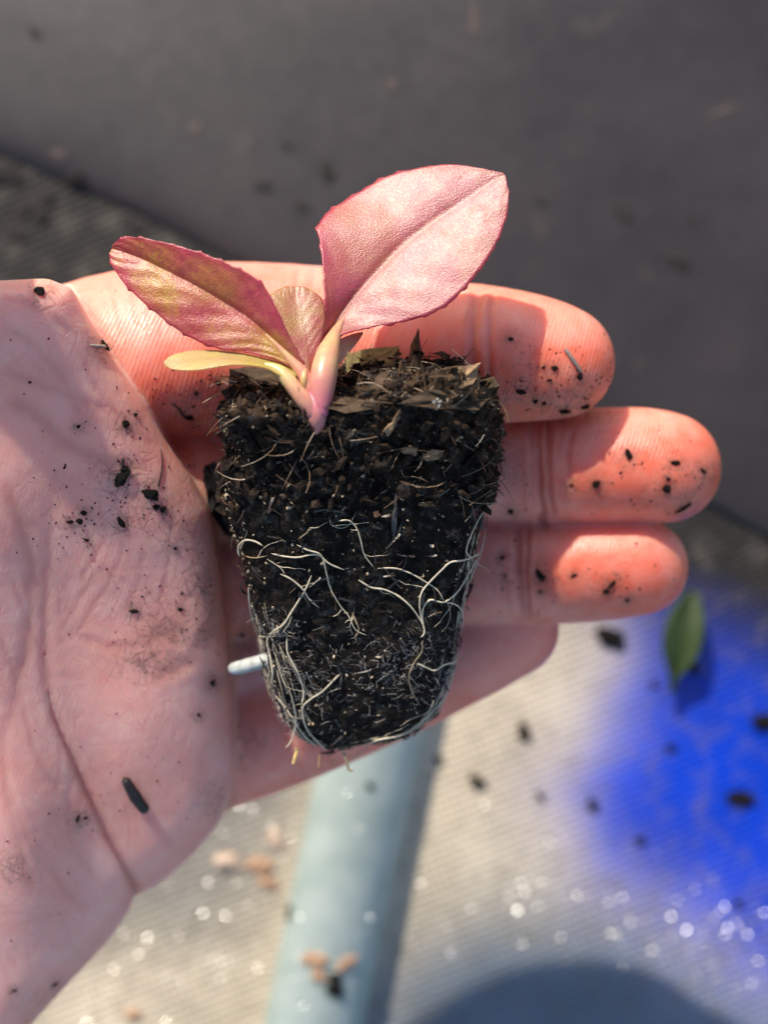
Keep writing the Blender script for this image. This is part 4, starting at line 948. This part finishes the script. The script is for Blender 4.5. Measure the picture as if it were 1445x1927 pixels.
# ================================================================== THINGS ON THE CLOTH AND SHEET
BG = [BV_gr, BV_sh, BV_tu]
def green_leaf():
    mid = [(1302, 1112), (1300, 1130), (1292, 1160), (1286, 1190), (1280, 1225), (1274, 1250), (1268, 1275), (1262, 1305)]
    wd = [7, 20, 34, 38, 36, 24, 9, 4]
    z = GROUND_Z+45
    M = catmull([(*p, z+40*math.sin(i/7*math.pi)) for i, p in enumerate(mid)], 40); wv = np.interp(np.linspace(0, 7, 40), range(8), wd)
    rows = []
    for u in np.linspace(-1, 1, 9):
        P = M.copy(); P[:, 0] += u*wv; P[:, 1] += u*wv*.2; P[:, 2] += 30*u*u; rows.append(P)
    V = np.stack(rows, 1).reshape(-1, 3); i, j = np.meshgrid(np.arange(39), np.arange(8), indexing='ij'); a = (i*9+j).ravel()
    m, t, b = mat_new('green_leaf')
    lk(t, mixc(t, ramp(t, noise(t, 120, 4), [(.3, 0.), (.7, 1.)]), (.018, .036, .005), (.036, .058, .009)), b.inputs['Base Color']); b.inputs['Roughness'].default_value = .5  # leaf green darkened to stand in for the shade over it
    o = link('fallen_leaf', mesh('fallen_leaf', W(V), np.stack([a, a+1, a+10, a+9], 1)), m)
    md = o.modifiers.new('thickness', 'SOLIDIFY'); md.thickness = 8*U
    return tag(o, 'small green leaf lying on the blue part of the cloth', 'leaf')
green_leaf()
M_tan = simple('tan_clod', (.44, .27, .17), .7, .3, 0, .35, 40)
M_pale = simple('pale_clod', (.58, .44, .34), .6, .3, 0, .3, 40)
GB = 'soil bits on the cloth'
BITS = [(1150, 1210, 26, 'dark soil lump on the cloth just below the ring finger', 1, .35, 1.5, None), (905, 1474, 16, 'dark crumb on the cream cloth right of the tube', 1, .2, 1.5, None), (1392, 1502, 24, 'black clump on the bright blue cloth at the right edge', 5, 0, 1.3, None), (1440, 1366, 24, 'black clump cut by the right edge of the picture', 2, 0, 1, None), (990, 1384, 17, 'dim crumb on the cream cloth below the hand', 2, .8, 1.3, None),
 (1204, 1582, 12, 'dark fleck on the blue cloth, below centre', 0, 0, 1, None), (1112, 1520, 13, 'greyish fleck where cream turns to blue', 4, 1., 1.3, None), (1020, 1500, 10, 'faint fleck on cream cloth near the blue', 3, 0, 1, None), (1388, 1700, 11, 'dark fleck on the blue cloth low at the right', 1, .5, 1, None), (1305, 1262, 14, 'dark fleck just below the green leaf', 0, 0, 1, None), (830, 1432, 11, 'small fleck on the cloth near the plug bottom', 3, 0, 1, None), (1262, 1408, 12, 'fleck on the upper blue cloth', 2, 0, 1, None),
 (434, 1628, 24, 'pale clod left of the aqua tube, lower one', 2, 0, 1.1, M_pale), (522, 1585, 20, 'pale clod left of the aqua tube, upper one', 0, .8, 1.1, M_pale), (490, 1628, 26, 'brown clod close to the left side of the aqua tube', 5, 0, 1.1, M_tan), (508, 1668, 17, 'orange-brown clod under the brown one left of the tube', 2, .2, 1.2, M_tan), (603, 1805, 22, 'orange clod on the aqua tube, left one', 5, -.4, 1.2, M_tan), (652, 1812, 20, 'orange clod on the right flank of the aqua tube', 2, -.5, 1.4, M_tan), (604, 1842, 15, 'small orange clod at the bottom of the clods on the tube', 0, 0, 1, M_tan), (634, 1862, 22, 'dark clump under the orange clods on the tube', 1, .9, 1.5, None), (546, 1718, 14, 'dim grey crumb on the left flank of the tube', 0, 1.2, 1.2, None),
 (255, 1915, 16, 'orange clod at the bottom edge left of the tube', 3, 0, 1, M_tan), (700, 1480, 9, 'tiny dark fleck on the upper tube', 2, 0, 1, None), (1230, 1290, 9, 'tiny fleck beside the tip of the green leaf', 1, 0, 1, None)]
for q, (x, y, r, lb, v, a, st, mt) in enumerate(BITS): crumb(x, y, r*.85, lb, 6+q % 3, a, BG, group=GB, stretch=min(st, 1.25), mat=mt, flat=.8)
GS = 'soil bits on the plastic sheet'
M_dust = simple('dried_mud', (.13, .095, .08), .8, .2, 0, .35, 30)
SBITS = [(15, 335, 34, 'dark lump at the left edge beneath the sheet border', 1, 0, 1.2), (78, 378, 36, 'dark lump on the cloth left of the seedling leaf', 5, -.9, 1.2), (66, 62, 14, 'dark smear in the upper left of the sheet', 1, .8, 1.6), (612, 330, 20, 'dark blotch on the sheet left of the large leaf', 2, 1.2, 1.2), (545, 275, 12, 'faint blotch on the sheet above the small leaf', 0, 0, 1), (1172, 402, 19, 'dark blotch on the sheet right of the large leaf', 1, .6, 1.4), (1278, 500, 20, 'dark streak on the sheet above the middle fingertip', 4, .5, 1.8), (1022, 380, 13, 'dim fleck on the sheet close to the large leaf', 3, 0, 1), (1300, 415, 11, 'faint fleck on the sheet at the right', 0, 0, 1), (500, 355, 15, 'blotch on the sheet above the left leaf', 5, 0, 1.3), (575, 390, 14, 'blotch on the sheet between the two big leaves', 2, 0, 1.2), (250, 420, 22, 'brownish lump along the sheet border', 2, .5, 1.6), (150, 345, 20, 'dark clump on the sheet border between two lumps', 1, 0, 1.2), (40, 440, 22, 'low dark clump beside the hand at the left edge', 2, .3, 1.2)]
for q, (x, y, r, lb, v, a, st) in enumerate(SBITS): crumb(x, y, r*.85, lb, 6+q % 3, a, BG, group=GS, stretch=min(st, 1.3), mat=M_mud, flat=.35)
for (x, y, r, lb, v, a, st) in [(892, 38, 12, 'tan streak at the top of the sheet', 4, 1.55, 2.6), (738, 160, 9, 'small tan speck on the upper sheet', 0, 0, 1), (368, 243, 10, 'small pinkish speck on the left sheet', 3, 0, 1), (110, 290, 13, 'tan speck on the sheet near its left border', 1, 0, 1.2), (1360, 208, 8, 'pale curved streak at the right of the sheet', 4, -.4, 4.)]:
    crumb(x, y, r, lb, v, a, BG, group=GS, stretch=st, mat=M_dust, flat=.3)
# flat grains added on the cloth, tilted to flash sun at the camera (uncountable)
def glitter():
    r = np.random.default_rng(99); out = []
    hexv = np.array([(math.cos(a), math.sin(a), 0) for a in np.arange(6)*math.pi/3])
    for cx, cy, sx, sy, n in [(1330, 1785, 75, 42, 520), (1180, 1720, 130, 50, 330), (960, 1690, 130, 60, 140), (320, 1720, 110, 130, 800), (470, 1560, 50, 50, 150), (720, 1600, 70, 150, 90), (900, 1600, 120, 140, 110), (620, 1830, 80, 60, 120)]:
        for _ in range(n):
            h_ = hit(r.normal(cx, sx), r.normal(cy, sy), BG)
            if not h_: continue
            q = Vector((0, 0, 1))+Vector((r.normal(-.27, .24), r.normal(.78, .24), 0)); q.normalize()
            x = q.orthogonal().normalized(); y = q.cross(x); s = r.uniform(1.6, 4.0)*U
            B = np.array([x[:], y[:], q[:]])
            out.append(np.concatenate([(hexv*s)@B, (hexv*s-np.array([0, 0, s*.4]))@B])+np.array((h_[0]+h_[1]*s*.5)[:]))
    Fh = [(0, 1, 2), (0, 2, 3), (0, 3, 4), (0, 4, 5)]+[f for i in range(6) for f in ((i, i+6, (i+1) % 6), ((i+1) % 6, i+6, (i+1) % 6+6))]
    return join_same(out, Fh)
m, t, b = mat_new('glint_grain'); b.inputs['Base Color'].default_value = (.16, .15, .14, 1); b.inputs['Roughness'].default_value = .2; b.inputs['Specular IOR Level'].default_value = 1.
tag(link('glint_grains', mesh('glint_grains', *glitter()), m, None, False), 'flat grains added on the cloth, tilted to glint in the sun', None, None, 'stuff')
